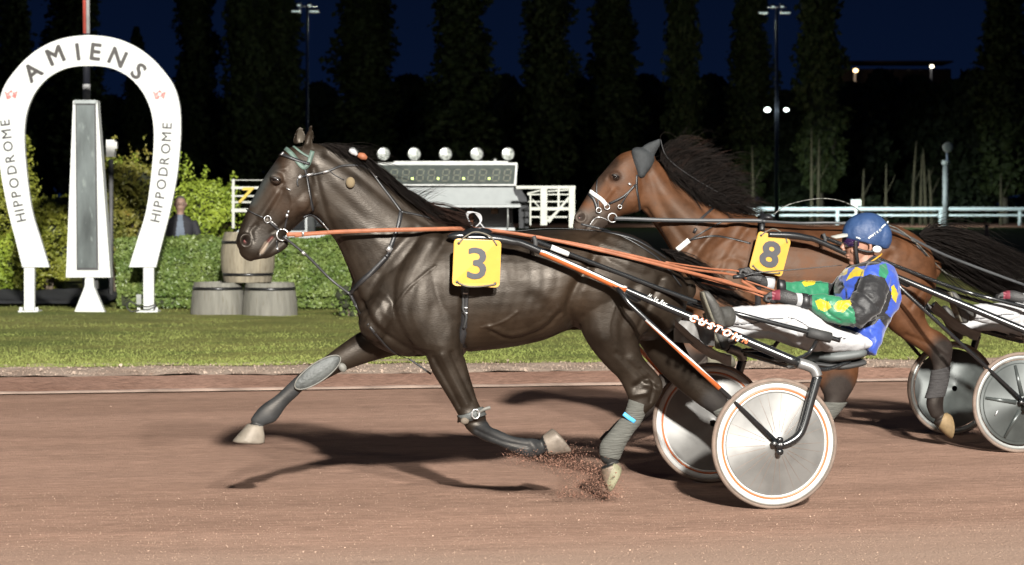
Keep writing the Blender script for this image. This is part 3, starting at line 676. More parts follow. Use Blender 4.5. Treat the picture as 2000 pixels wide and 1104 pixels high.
    for x in (688, 749, 809, 870, 931, 992):
        R = .112; c = L(x, 301, -.02); T = Matrix.Translation(c)@Matrix.Rotation(math.radians(12), 4, 'Z')@Matrix.Rotation(math.pi/2, 4, 'X')
        lm = MB(); lm.lathe([(0, -.16), (.05, -.15), (.10, -.06), (R+.008, .0), (R+.008, .02), (R-.004, .022)], T, 32)
        lo = lm.build('roof_lamp', rimm, root)
        gm = MB(); gm.lathe([(R-.004, .010), (R*.7, .018), (R*.35, .022), (0, .024)], T, 32); gm.build('lens', gl, lo)
        bm_ = MB(); bm_.lathe([(.036, .026), (.030, .034), (0, .036)], T, 20); bm_.build('bulb', mat('lamp_bulb', (.5, .52, .5), .35), lo)
        MB().tube([c+Vector((0, .03, -.10)), c+Vector((0, .03, -.14))], .014, 8, 1).build('bracket', rimm, lo)
    return root
vehicle()
def wing(name, pts, bars, label, num=None, yy=37.6):
    root = empty(name, (W(pts[0], 0, yy).x, yy, .07), 0, label, 'starting gate', 'folded wings of the starting gate'); o = Vector(root.location); L = lambda px, py, d=0: W(px, py, yy)-o+Vector((0, d, 0))
    wm = M['gate_white'] 
    for (x0, y0, x1, y1, r) in bars:
        a, b = L(x0, y0), L(x1, y1); d = b-a; m = MB(); t = r/F*yy
        ang = math.atan2(d.z, d.x); m.box((a+b)/2+Vector((0, random.Random(x0*7+y0).uniform(-.01, .01), 0)), (d.length, t*.8, t), rot=Matrix.Rotation(-ang, 3, 'Y')); m.build('bar', wm, root, smooth=False)
    return root, L
M['gate_white'] = mat('gate_white', (.36, .37, .33), .5, var=.08)
wing('starting_gate_wing', (1020,), [(1008, 366, 1124, 366, 6), (1062, 366, 1062, 440, 13), (1117, 363, 1117, 445, 12), (1035, 408, 1112, 408, 6), (1030, 378, 1055, 372, 2.5), (1030, 380, 1112, 380, 2.5), (1070, 374, 1112, 371, 2.5),
      (1032, 394, 1112, 394, 2.5), (1091, 369, 1091, 406, 4), (1072, 434, 1111, 386, 4), (1036, 424, 1108, 424, 3), (1062, 438, 1092, 410, 4), (1036, 380, 1036, 440, 3), (1040, 390, 1054, 406, 2)],
     'white latticed folded gate wing between the two horses')
r_, Lw = wing('starting_gate_wing', (480,), [(452, 367, 560, 367, 5), (452, 383, 560, 383, 3), (452, 395, 560, 395, 3.5), (452, 411, 560, 411, 7), (456, 350, 456, 446, 5), (520, 350, 520, 446, 5), (505, 411, 503, 445, 4), (452, 352, 560, 352, 1.5)],
     'white slatted folded gate wing with a yellow seven left of the dark horse')
m = MB(); put(m, '7', Matrix.Translation(Lw(482, 381, -.06))@Matrix.Rotation(math.pi/2, 4, 'X'), 29*37.6/F, .02, .35, 1.15); m.build('numeral', mat('yellow_paint', (.40, .29, .02), .5), r_, smooth=False)
# two items on the far side
pb = empty('camera_box', (W(217, 0, 39.2).x, 39.2, 0), 0, 'small white box camera on a post among the bushes inside the horseshoe', 'camera box')
MB().box((0, 0, W(0, 290, 39.2).z), (.15, .15, .3)).build('box', M['white_paint'], pb, smooth=False)
MB().box((.09, 0, W(0, 284, 39.2).z), (.04, .1, .12)).build('lens_hood', M['white_paint'], pb, smooth=False)
MB().tube([(0, 0, 0), (0, 0, 2.45)], .04, 8, 1).build('post', mat('post_grey', (.08, .08, .08), .6), pb)
# ================================================================== FAR SIDE
def rail(name, y0, x0, x1, label, slope=0.0):
    root = empty(name, (x0, y0, 0), 0, label, 'rail'); n = int((x1-x0)/7)
    px = y0/F; ztop = H-(408.5-HY)*px; zl = H-(421-HY)*px; wm = mat('rail_white', (.52, .60, .62), .5, var=.03)
    MB().tube([(0, 0, ztop), (x1-x0, slope*(x1-x0), ztop)], .15, 8, 1).build('top_rail', wm, root)
    MB().tube([(0, 0, zl), (x1-x0, slope*(x1-x0), zl)], .09, 8, 1).build('lower_rail', wm, root)
    for i in range(n+1):
        x = i*7.0+random.Random(i).uniform(-1, 1)*.6; m = MB(); m.box((x, slope*x, ztop/2-.03), (.26, .12, ztop-.1)); m.build('post', wm, root)
rail('running_rail', 172, W(1470, 0, 172).x, 62, 'long white running rail along the far side of the track')
rail('running_rail', 205, W(1560, 0, 172).x, 70, 'second fainter white rail behind the far track')
r2 = empty('marker_board', (W(1672, 0, 165).x, 165, 0), 0, 'small white marker board above the far rail over the blue helmet', 'marker')
MB().box((0, 0, W(0, 396, 165).z), (.75, .06, .45)).build('board', M['white_paint'], r2, smooth=False)
MB().tube([(0, 0, 0), (0, 0, W(0, 400, 165).z)], .1, 8, 1).build('post', M['white_paint'], r2)
p3 = empty('distance_post', (W(1927, 0, 105).x, 105, 0), 0, 'thin dark grey post standing alone in the infield at right', 'post')
MB().tube([(0, 0, -.03), (0, 0, W(0, 440, 105).z)], [.11, .09], 8, 1).build('shaft', mat('post_dark', (.10, .11, .11), .7), p3); MB().box((0, 0, W(0, 440, 105).z), (.26, .2, .06)).build('cap', mat('post_dark2', (.10, .11, .11), .7), p3)
# round headed post
p4 = empty('signal_post', (W(1847, 0, 160).x, 160, 0), 0, 'white signal post with a round disc head by the far rail', 'signal post'); px = 160/F
zz = lambda py: H-(py-HY)*px
MB().tube([(0, 0, 0), (0, 0, zz(320))], [.26, .20], 10, 1).build('shaft', mat('post_pale', (.12, .13, .135), .6, var=.3, vs_=1), p4)
MB().tube([(.1, 0, zz(320)), (.12, 0, zz(295))], .1, 8, 1).build('neck', mat('post_pale2', (.12, .14, .2), .6), p4)
m = MB(); m.lathe([(0, .12), (.28, .12), (.38, .06), (.38, -.1), (0, -.1)], Matrix.Translation((.15, -.1, zz(288)))@Matrix.Rotation(math.pi/2, 4, 'X'), 24); m.build('disc_head', mat('disc_pale', (.24, .25, .25), .5, var=.3, vs_=3), p4)
m = MB(); m.box((0, -.1, zz(318)), (.55, .3, .3)); m.build('collar', mat('post_pale3', (.28, .3, .3), .5), p4)
def mast(px_, ptop, Y, label, lamps, thick):
    root = empty('floodlight_mast', (W(px_, 0, Y).x, Y, 0), 0, label, 'floodlight mast', 'floodlight masts beyond the infield'); q = Y/F; z = lambda py: H-(py-HY)*q
    MB().tube([(0, 0, -.1), (0, 0, z(ptop))], [thick*1.25*q, thick*.6*q], 12, 1).build('mast_pole', M['mast'], root)
    MB().box((0, 0, z(ptop+2)), (40*q, .3, 2.2*q)).build('crossbar', M['mast'], root)
    for (dx, y, lit, w_) in lamps:
        if lit: 
            m = MB(); m.ell((dx*q, -.25, z(y)), (w_*q, .25, w_*.75*q)); l = m.build('lamp', emis('lit_lamp', (.86, 1, .95), 6), root)
        else:
            m = MB(); m.box((dx*q, 0, z(y)), (w_*2*q, .5, 7*q)); l = m.build('lamp_housing', mat('lamp_grey', (.05, .05, .05), .6), root)
            m = MB(); m.box((dx*q, -.26, z(y+2)), (w_*1.9*q, .04, 2.2*q)); m.build('reflector', emis('dim_lamp', (.75, .9, .85), .75), l)
    return root
M['mast'] = mat('mast_grey', (.16, .18, .24), .5, .2, var=.1)
mast(1517, 12, 150, 'tall floodlight mast with two white lit lamps half way up', [(-27, 24, 0, 9), (17, 24, 0, 9), (-19, 215, 1, 6.5), (18, 215, 1, 5), (-8, 12, 0, 3), (10, 12, 0, 3)], 4.2)
mast(600, 10, 150, 'tall thin floodlight mast rising behind the ears of the dark horse', [(-22, 21, 0, 8), (14, 21, 0, 9), (-16, 9, 0, 3), (5, 9, 0, 3)], 3.6)
# lit lamps on the far mast throw light on the rail and the tree trunks round them
for dx in (-20, 19):
    q = 150/F; l = bpy.data.lights.new('mast_lamp', 'SPOT'); l.energy = 25000; l.spot_size = math.radians(100); l.spot_blend = .6; l.shadow_soft_size = .4; l.color = (.86, 1, .97)
    o = bpy.data.objects.new('mast_lamp', l); COL.objects.link(o); o.location = (W(1517+dx, 0, 150).x, 151.6, H+185*q); o.rotation_euler = (Vector((.35, .8, -.9))).to_track_quat('-Z', 'Y').to_euler()
# ------------------------------------------------------------------ trees
M['poplar'] = leaf_mat('poplar_leaves', (.016, .028, .007), (.036, .05, .012), (.06, .055, .016), .7)
M['wood'] = leaf_mat('wood_leaves', (.010, .018, .006), (.022, .032, .010), None, .7)
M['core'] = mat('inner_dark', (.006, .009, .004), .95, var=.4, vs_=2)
M['trunk_far'] = mat('far_bark', (.10, .085, .06), .9, var=.35, vs_=2)
def tree_mesh(seed, ht, rad, shape, n, size, trunk_h, mt_):
    rnd = random.Random(seed); mb = MB(); mb.cards = True; pts = []; cm = MB(); tr = MB()
    def R(z, a):
        t = (z-trunk_h)/(ht-trunk_h)
        if shape == 'col': base = rad*min(1, (t*7+.25))**.6*(1-t**3.2*.85)
        else: base = rad*math.sin(math.pi*min(1, max(0, t*.86+.12)))**.6
        return base*(.80+.62*mnoise.noise(Vector((math.cos(a)*1.3, math.sin(a)*1.3, z*.42+seed*7)))+.38*mnoise.noise(Vector((math.cos(a)*4, math.sin(a)*4, z*1.9+seed*7))))
    while len(pts) < n:
        z = rnd.uniform(trunk_h, ht); a = rnd.uniform(0, 6.283); r = R(z, a)*math.sqrt(rnd.uniform(.35, 1.1)); r = max(r, .1)
        d = Vector((math.cos(a), math.sin(a), .35)); pts.append((Vector((math.cos(a)*r, math.sin(a)*r, z)), d))
    leaves(mb, rnd, pts, size, .1, .75)
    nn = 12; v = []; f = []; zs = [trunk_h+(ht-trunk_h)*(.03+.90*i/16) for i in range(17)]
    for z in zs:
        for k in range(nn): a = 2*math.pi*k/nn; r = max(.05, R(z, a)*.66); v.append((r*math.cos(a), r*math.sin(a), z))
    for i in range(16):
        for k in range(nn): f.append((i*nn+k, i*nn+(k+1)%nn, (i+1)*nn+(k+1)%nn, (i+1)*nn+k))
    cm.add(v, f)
    tr.tube([(0, 0, -.1), (.08, 0, trunk_h*.6), (-.05, .05, trunk_h+2), (0, 0, ht*.6)], [.34, .27, .22, .06], 8, 3)
    for k in range(5):
        a = rnd.uniform(0, 6.28); z = trunk_h+k*.5; tr.tube([(0, 0, z-1), (math.cos(a)*rad*.4, math.sin(a)*rad*.4, z+1.2), (math.cos(a)*rad*.6, math.sin(a)*rad*.6, z+3.2)], [.1, .06, .03], 6, 3)
    return mb, cm, tr
def make_tree(name, seed, ht, rad, shape, n, size, trunk_h, mt_, loc, label, cat_, group, sx_=1.0):
    a, c, t = tree_mesh(seed, ht, rad, shape, n, size, trunk_h, mt_); root = empty(name, loc, 0, label, cat_, group)
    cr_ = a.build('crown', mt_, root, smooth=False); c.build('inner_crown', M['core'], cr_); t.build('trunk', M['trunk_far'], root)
    return root
YP = 190.0; px = YP/F
protos = {}
def copy_tree(o, parent=None):
    c = o.copy(); COL.objects.link(c); c.parent = parent
    for ch in list(o.children): copy_tree(ch, c)
    return c
POP = [(28, 70), (145, 112), (382, 88), (480, 78), (545, 92), (714, 120), (902, 116), (1071, 96), (1196, 104), (1332, 66), (1466, 84), (1602, 84), (1962, 104)]
PL = ['dark poplar at the left edge of the night sky', 'dark poplar seen through the top of the horseshoe arch', 'dark poplar right of the horseshoe arch', 'narrow dark poplar left of the thin mast', 'dark poplar just left of the thin mast over the horse ears',
      'wide dark poplar above the dark horse neck', 'wide dark poplar above the clock lamps', 'dark poplar above the gap between the horses', 'broad dark poplar above the bay horse head', 'narrow dark poplar above the bay horse mane', 'dark poplar directly left of the lit mast',
      'dark poplar with pale trunks right of the lit mast', 'dark poplar at the right edge of the night sky']
for i, ((x, w_), lb) in enumerate(zip(POP, PL)):
    k = i % 4; Y = YP+((i*37) % 11)-5
    if k not in protos: o = protos[k] = make_tree('poplar', 100+k, 27, 2.35, 'col', 8000, .55, 2.6, M['poplar'], (0, 0, 0), lb, 'poplar', 'row of tall poplars'); o['w0'] = 2.35*1.62
    else: o = copy_tree(protos[k])
    o['label'] = lb; o.location = (W(x, 0, Y).x, Y, 0); s = w_*px/3.95; o.scale = (s, s, 1.0+.05*math.sin(i*3)); o.rotation_euler = (0, 0, i*1.7)
for o in protos.values():
    del o['w0']
shortp = copy_tree(protos[1]); shortp['label'] = 'shorter poplar top seen between the arch and its right neighbour'; shortp.location = (W(266, 0, 196).x, 196, 0); shortp.scale = (.62, .62, .64)
bt = {}
BG = [(-40, 150), (60, 160), (215, 190), (330, 175), (430, 195), (620, 165), (665, 205), (800, 150), (850, 185), (985, 150), (1010, 175), (1120, 150), (1260, 150), (1290, 175), (1390, 150), (1420, 190), (1530, 180), (1660, 165), (1720, 140), (1790, 150), (1860, 160), (1905, 140), (2040, 130)]
for i, (x, top) in enumerate(BG):
    k = i % 3; Y = 205+(i*13 % 17)
    if k not in bt: o = bt[k] = make_tree('broadleaf_tree', 200+k, 11.5, 4.4, 'round', 4200, .75, 1.6, M['wood'], (0, 0, 0), 'dark broadleaf tree in the wood between the poplars', 'tree', 'dark wood behind the poplars')
    else: o = copy_tree(bt[k])
    zt_ = H+(400-top)*Y/F; o.location = (W(x, 0, Y).x, Y, 0); o.scale = (1.0+.12*math.sin(i), 1, zt_/11.5); o.rotation_euler = (0, 0, i)
# thin bare stems catching the mast light
M['pale_trunk'] = mat('pale_bark', (.055, .048, .026), .9, var=.4, vs_=2)
for i, (x, top, lean) in enumerate([(1585, 250, 0), (1598, 270, 2), (1471, 285, -2), (1782, 275, 8), (1798, 300, 3), (1808, 290, -5), (1730, 320, 1), (1685, 330, 2), (1955, 340, 0), (1820, 330, -6)]):
    o = empty('sapling', (W(x, 0, 178).x, 178, 0), 0, 'thin pale bare tree stem lit in front of the dark wood', 'tree', 'thin pale stems before the wood'); q = 178/F; zt_ = H+(400-top)*q
    MB().tube([(0, 0, -.1), (lean*q*.3, 0, zt_*.5), (lean*q, 0, zt_)], [.17, .12, .05], 7, 3).build('trunk', M['pale_trunk'], o)
    m = MB()
    for k in range(1): m.tube([(lean*q*.5, 0, zt_*(.5+.1*k)), (lean*q*.5+(-1)**k*.8, .1, zt_*(.5+.1*k)+1.6)], [.05, .02], 5, 1)
    m.build('branch', M['pale_trunk'], o)
u = MB(); u.cards = True; rnd = random.Random(4); pts = []
for i in range(16000):
    x = rnd.uniform(-55, 60); h_ = 1.6+1.5*mnoise.noise(Vector((x*.13, 0, 0)))+.8*mnoise.noise(Vector((x*.7, 3, 0)))
    pts.append((Vector((x, 198+rnd.uniform(-2, 2), rnd.random()*max(.4, h_)*1.4)), Vector((0, -1, .3))))
leaves(u, rnd, pts, .6, .1, .8); tag(u.build('undergrowth', M['wood'], None, smooth=False), 'dark undergrowth along the foot of the far wood', 'undergrowth', kind='stuff')
# far building on the hill with two street lamps
hb = empty('far_building', (W(1740, 0, 420).x, 420, 0), 0, 'long pale low building glimpsed on the hill above the wood at right', 'building'); q = 420/F
z = lambda py: H-(py-HY)*q
wallm = mat('far_wall', (.012, .012, .016), .9); MB().box((0, 0, z(150)/2), (215*q, 10, z(126))).build('wall', wallm, hb, smooth=False)
MB().box((0, 0, z(124)), (222*q, 11, 3*q)).build('roof', wallm, hb, smooth=False)
m = MB()
for k in range(9): m.box((-95*q+k*24*q, -5.1, z(140)), (9*q, .1, 5*q))
m.build('windows', mat('far_window', (.02, .02, .03), .3), hb, smooth=False)
for x, y, r, col_, lb in ((1671, 138, 6.2, (1, .72, .35), 'orange street lamp glowing at the left end of the far building'), (1820, 130, 5.4, (1, .88, .66), 'white street lamp glowing at the right end of the far building')):
    s = empty('street_lamp', (W(x, 0, 405).x, 405, 0), 0, lb, 'street lamp', 'street lamps by the far building'); qq = 405/F; zt_ = H+(400-y)*qq
    MB().tube([(0, .8, 0), (0, .8, zt_)], .25, 8, 1).build('lamp_post', M['mast'], s)
    MB().ell((0, 0, zt_), (r*qq*.8, .4, r*qq*.62)).build('lamp_head', emis('lamp_glow', col_, 5), s)
l = bpy.data.lights.new('street_light', 'POINT'); l.energy = 900; l.color = (1, .6, .3); l.shadow_soft_size = .5; o = bpy.data.objects.new('street_light', l); COL.objects.link(o); o.location = (W(1671, 0, 400).x, 402, H+255*400/F)

for xx in (600, 1517):
    q = 150/F; l = bpy.data.lights.new('mast_glow', 'POINT'); l.energy = 2200; l.color = (.95, 1, .85); l.shadow_soft_size = 1; o = bpy.data.objects.new('mast_glow', l); COL.objects.link(o); o.location = (W(xx, 0, 150).x, 158, H+375*q)
# ================================================================== HORSES
def hairs(mb, K, guides, n, r=.0022, jit=8, wj=.03, seed=1, taper=.2, seg=8, per=9):
    """hair in locks: guides = (root px, mid px, tip px, lateral w root, lateral w tip); locks are blended between neighbours"""
    rnd = random.Random(seed)
    for _ in range(int(n*1.7/per)):
        g = rnd.uniform(0, len(guides)-1.001); i = int(g); L0 = rnd.uniform(.6, 1.08); Ja, Jb, Jm = rnd.gauss(0, jit), rnd.gauss(0, jit), rnd.gauss(0, jit*.55); WT = rnd.gauss(0, wj); PH = rnd.uniform(0, 6); AM = rnd.uniform(.4, 1.6)*jit*.16
        for _k in range(per):
            t = min(1, max(0, g-i+rnd.gauss(0, .05))); A, Bq = guides[i], guides[i+1]
            q = [[A[k][j]*(1-t)+Bq[k][j]*t for j in (0, 1)] for k in (0, 1, 2)]
            w0 = A[3]*(1-t)+Bq[3]*t; w1 = A[4]*(1-t)+Bq[4]*t; wr = rnd.gauss(0, wj*.35)
            ln = L0*rnd.uniform(.82, 1.06); sp = rnd.gauss(0, jit*.22); sq = rnd.gauss(0, jit*.22); st = rnd.gauss(0, wj*.25); P = []
            if rnd.random() < .06: sp *= 4; sq *= 4; ln *= 1.1
            for s in range(seg+1):
                u = s/seg*ln; x = (1-u)**2*q[0][0]+2*u*(1-u)*q[1][0]+u*u*q[2][0]; y = (1-u)**2*q[0][1]+2*u*(1-u)*q[1][1]+u*u*q[2][1]
                pin = math.sin(math.pi*min(1, u))*.6+.4*u*(1-u)
                x += Ja*u+AM*math.sin(PH+u*5)*u+sp*pin*1.6; y += Jb*u+Jm*math.sin(u*3.1)+AM*math.cos(PH+u*5)*u+sq*pin*1.6
                P.append(K(x, y, w0+(w1-w0)*u+wr+(WT+st)*u))
            rr = r*.62*rnd.uniform(.6, 1.4); mb.tube(P, [rr*(1-(1-taper)*(k/seg)**1.5) for k in range(seg+1)], 3, 1, False)
def blob_d(P, c, r): return np.exp(-(np.linalg.norm((P-np.array(c)[None, :])/np.array(r)[None, :], axis=1))**2)
def ramp_px(X, Yp, pts, r0, r1):
    d = pdist(X, Yp, pts); return np.clip((r1-d)/(r1-r0), 0, 1)
def mixc(c, m, col): return c*(1-m[:, None])+np.array(col)[None, :]*m[:, None]
def ear(mb, K, base1, base2, tip, w, th=.012):
    """curled leaf-shaped ear: a cupped shell open to the side"""
    b1, b2, t = K(*base1, w), K(*base2, w), K(*tip, w); v = []; n = 9; m = 8
    mid = (b1+b2)/2; ax = t-mid; half = (b2-b1)/2
    for side in (0, 1):
        for j in range(m+1):
            u = j/m; wd = math.sin(math.pi*min(1, .28+u*.72))**.8*(1.0 if u < .97 else .3); c = mid+ax*u
            for i in range(n):
                a = -1+2*i/(n-1); dpt = (1-a*a)*.030*wd
                v.append(c+half*a*wd*1.05+Vector((0, (dpt+(th if side else 0)*(1-a*a*.7)), 0)))
    f = []; o = (m+1)*n
    for j in range(m):
        for i in range(n-1):
            a, b, c, d = j*n+i, j*n+i+1, (j+1)*n+i+1, (j+1)*n+i; f.append((a, b, c, d)); f.append((o+d, o+c, o+b, o+a))
    for j in range(m): f.append((j*n, (j+1)*n, o+(j+1)*n, o+j*n)); f.append((j*n+n-1, o+j*n+n-1, o+(j+1)*n+n-1, (j+1)*n+n-1))
    for i in range(n-1): f.append((i, o+i, o+i+1, i+1)); f.append((m*n+i, m*n+i+1, o+m*n+i+1, o+m*n+i))
    mb.add(v, f)
# ---------------------------------------------------------- dark horse, number 3
def horse_dark():
    K = K1; root = empty('horse', (K.o[0], K.o[1], 0), K.th, 'glossy dark brown horse at full trot with yellow plate 3 and bandaged hind leg', 'horse', 'trotting horses')
    mb = MB()
    loft(mb, K, [(795,475,692,590,0,.12),(835,455,722,668,0,.20),(880,443,800,698,0,.232),(930,447,880,690,0,.25),(1000,452,970,682,0,.272),(1070,449,1050,667,0,.285),(1140,449,1115,646,0,.275),(1200,457,1195,655,0,.27),(1262,478,1275,665,0,.24),(1308,508,1322,632,0,.17),(1332,540,1340,592,0,.07)], 40, 5, 2.15)
    loft(mb, K, [(905,442,712,645,0,.15),(850,424,690,560,0,.13),(800,392,675,515,0,.108),(742,345,652,468,0,.092),(695,304,622,436,0,.082),(650,284,602,412,0,.078),(615,280,582,380,0,.07)], 32, 6, 2.0)
    loft(mb, K, [(628,290,620,345,0,.05),(612,283,622,385,0,.068),(583,285,610,416,0,.084),(556,293,600,424,0,.098),(533,322,585,436,0,.094),(511,355,566,453,0,.074),(491,393,552,466,0,.058),(475,430,543,482,0,.052),(464,458,527,500,0,.053),(461,474,510,506,0,.049),(467,488,496,508,0,.036)], 32, 6, 2.3, .35)
    mb.ell(K(592, 392, -.045), (.075, .055, .085)); mb.ell(K(592, 392, .045), (.075, .055, .085))        # cheeks
    for s in (-1, 1): mb.ell(K(541, 350, s*.078), (.040, .026, .034)); mb.ell(K(477, 468, s*.036), (.030, .022, .034))
    # lower lip and chin
    loft(mb, K, [(548,468,560,484,0,.034),(530,484,542,496,0,.032),(514,492,522,505,0,.028),(508,497,512,505,0,.02)], 16, 3)
    # shoulders, breast, haunches
    for s in (-1, 1):
        loft(mb, K, [(812,470,872,478,s*.10,.07),(772,540,880,560,s*.145,.085),(765,610,905,625,s*.16,.085),(800,668,908,680,s*.16,.075)], 24, 5)
        mb.ell(K(745, 612, s*.085), (.12, .115, .16), Matrix.Rotation(.5, 3, 'Y'))
        mb.ell(K(1215, 515, s*.13), (.27, .135, .17), Matrix.Rotation(.35, 3, 'Y'))
    # near fore, folded back
    loft(mb, K, [(805,600,915,612,-.15,.08),(816,650,910,655,-.155,.083),(830,692,907,690,-.155,.072),(844,726,914,722,-.155,.058),(866,762,925,759,-.155,.050),(884,792,934,786,-.155,.045),(899,818,946,808,-.155,.047),(915,842,957,832,-.155,.042),(943,860,974,840,-.155,.031),(975,871,999,851,-.155,.027),(1008,887,1026,856,-.155,.031),(1034,894,1046,857,-.155,.036),(1056,888,1056,860,-.155,.029)], 24, 4)
    loft(mb, K, [(1070,889,1058,853,-.155,.043),(1092,887,1068,845,-.155,.052),(1115,884,1078,837,-.155,.058)], 24, 3, 2.3, .12)
    # far fore, reaching forward
    loft(mb, K, [(790,600,880,660,.13,.10),(745,632,828,690,.14,.095),(704,648,780,693,.15,.078),(668,672,727,706,.15,.060),(634,697,668,726,.15,.050),(603,716,630,745,.15,.048),(579,735,597,759,.15,.042),(560,753,579,775,.15,.034),(537,774,560,793,.15,.030),(516,788,545,815,.15,.034),(503,800,535,825,.15,.037),(492,815,517,831,.15,.030)], 24, 4)
    loft(mb, K, [(482,829,514,834,.15,.045),(468,845,517,850,.15,.054),(453,862,517,865,.15,.060)], 24, 3, 2.3, .1)
    # near hind, under the body
    loft(mb, K, [(1122,520,1318,528,-.13,.12),(1119,575,1306,590,-.145,.125),(1126,622,1268,640,-.15,.112),(1144,664,1250,664,-.155,.09),(1168,698,1252,690,-.155,.072),(1190,722,1265,710,-.155,.056),(1208,740,1281,727,-.155,.047),(1221,764,1295,752,-.155,.043),(1229,788,1283,786,-.155,.038),(1221,808,1258,812,-.155,.034),(1210,822,1248,830,-.155,.033),(1197,838,1237,842,-.155,.034),(1176,868,1221,868,-.155,.038),(1173,894,1206,902,-.155,.031)], 24, 4)
    loft(mb, K, [(1173,916,1208,902,-.155,.042),(1178,940,1214,910,-.155,.050),(1187,964,1214,914,-.155,.054)], 24, 3, 2.3, .1)
    # far hind, trailing
    loft(mb, K, [(1190,540,1335,560,.12,.12),(1215,610,1330,618,.14,.11),(1245,664,1330,655,.15,.088),(1280,716,1350,700,.15,.066),(1318,754,1380,735,.15,.052),(1362,789,1410,764,.15,.045),(1390,808,1424,784,.15,.038),(1420,832,1446,808,.15,.032),(1452,862,1474,838,.15,.032),(1480,887,1502,863,.15,.036),(1498,905,1515,886,.15,.03)], 24, 4)
    loft(mb, K, [(1500,908,1520,886,.15,.043),(1520,935,1548,905,.15,.056)], 24, 3, 2.3, .1)
    ear(mb, K, (572, 284), (598, 278), (586, 246), .055); ear(mb, K, (590, 292), (613, 286), (608, 243), -.045)
    me = fuse(mb, .0065, 5, .5)
    sculpt(me, K, [
        ([(812,448),(768,495),(726,560),(706,622)], 11, -.012), ([(618,428),(650,480),(684,545),(704,600)], 7, -.014), ([(640,300),(700,342),(768,396),(836,438)], 10, -.010),
        ([(612,330),(625,380),(640,430),(672,490)], 7, -.010), ([(632,350),(690,405),(755,455)], 14, -.006), ([(660,360),(720,420),(740,470)], 16, .005),
        ([(704,592),(735,640),(790,680),(828,706)], 6, -.012), ([(730,590),(768,650),(816,692)], 8, -.005), ([(690,585),(712,620),(735,655)], 6, -.005),
        ([(862,480),(812,548),(796,625),(826,690)], 12, -.007), ([(905,580),(903,640),(905,690)], 6, -.016), ([(872,560),(878,630),(866,690)], 14, .006), ([(845,600),(838,650),(846,700)], 10, -.004),
        ([(1122,642),(1112,606),(1126,560),(1160,505)], 10, -.024), ([(1100,640),(1070,600),(1040,580)], 14, -.006), ([(960,648),(1000,664),(1060,645),(1096,612)], 4, -.007), ([(955,638),(1000,654),(1056,634),(1090,602)], 5, .006),
        ([(1182,560),(1160,610),(1178,660)], 18, .012), ([(1240,560),(1215,640),(1225,690)], 10, -.010), ([(1294,545),(1262,610),(1244,655)], 6, -.012), ([(1205,690),(1240,722),(1262,742)], 6, -.008), ([(1150,640),(1200,690),(1240,740)], 12, .006),
        ([(1240,755),(1268,740),(1284,752)], 6, -.010), ([(1236,772),(1262,768)], 5, .008), ([(1258,748),(1288,762)], 6, .007), ([(1252,720),(1275,745),(1270,785)], 3, -.006),
        ([(846,700),(872,745),(898,795)], 5, -.008), ([(882,690),(902,735),(924,780)], 5, -.009), ([(862,694),(888,745),(912,790)], 5, .005), ([(905,812),(940,806)], 6, .006), ([(912,828),(948,822)], 4, -.007), ([(930,840),(980,862),(1030,872)], 3, -.006), ([(1036,862),(1050,885)], 5, .006),
        ([(540,378),(524,402),(510,424)], 6, .008), ([(552,372),(536,402),(522,424)], 5, -.006), ([(600,345),(613,378),(604,410),(584,428)], 5, -.008), ([(566,372),(580,395),(572,420)], 9, .005), ([(556,330),(540,334),(527,345)], 4, .006), ([(528,350),(538,362),(553,358)], 3, -.006),
        ([(533,464),(520,480),(508,497)], 3, -.016), ([(500,440),(490,452),(492,470)], 5, -.007), ([(560,430),(545,445),(530,455)], 4, -.006),
        ([(586,284),(592,262)], 5, -.008), ([(598,280),(606,256)], 5, -.006)]+
        [([(958+i*26, 505+i*4),(966+i*24, 560),(952+i*22, 622-i*3)], 7, -.0014) for i in range(6)]+
        [([(1000,520),(1040,560),(1080,590)], 20, .005), ([(1180,470),(1240,500),(1290,540)], 14, -.006), ([(850,520),(800,560),(770,600)], 3, .004), ([(1010,610),(980,630),(940,640)], 2.5, .004), ([(1200,600),(1190,650),(1215,700)], 2.5, .003), ([(560,420),(570,400),(566,380)], 2.5, .003)])
    P = coords(me); X, Yp = K.px(P); N = norms(me)
    def sculpt_far(gr):
        P = coords(me); X, Yp = K.px(P); N = norms(me); dd = np.zeros(len(P)); ok = (P[:, 1] > .06) & (N[:, 1] < .4)
        for g in gr: dd += np.where(ok, g[2]*np.exp(-(pdist(X, Yp, g[0])/g[1])**2), 0)
        P += N*dd[:, None]; setco(me, P)
    sculpt_far([([(583,752),(555,785),(530,812)], 3, -.005), ([(520,795),(535,812)], 6, .007), ([(505,812),(522,826)], 4, -.006), ([(640,712),(690,680),(740,655)], 4, -.006), ([(700,690),(760,670)], 8, .006), ([(482,828),(515,838)], 2, -.004), ([(1330,740),(1390,780)], 5, -.008)])
    # hollow nostril
    d = np.hypot((X-480)/7.5, (Yp-470)/8.5); near = (P[:, 1] < 0)
    P += N*(np.where(near, -.030*np.exp(-d**4), 0)+np.where(near, .006*np.exp(-((d-1.35)/.35)**2), 0))[:, None]; setco(me, P)
    c = np.tile(np.array([.0100, .0069, .0046]), (len(P), 1))
    c = mixc(c, .8*blob_d(P, K(520, 470, -.05), (.10, .2, .05)), (.018, .017, .0155)); c = mixc(c, .7*ramp_px(X, Yp, [(536,330),(515,350),(490,390)], 6, 18), (.020, .024, .024))
    c = mixc(c, .6*ramp_px(X, Yp, [(560,310),(545,400),(590,400)], 6, 34), (.022, .012, .007))
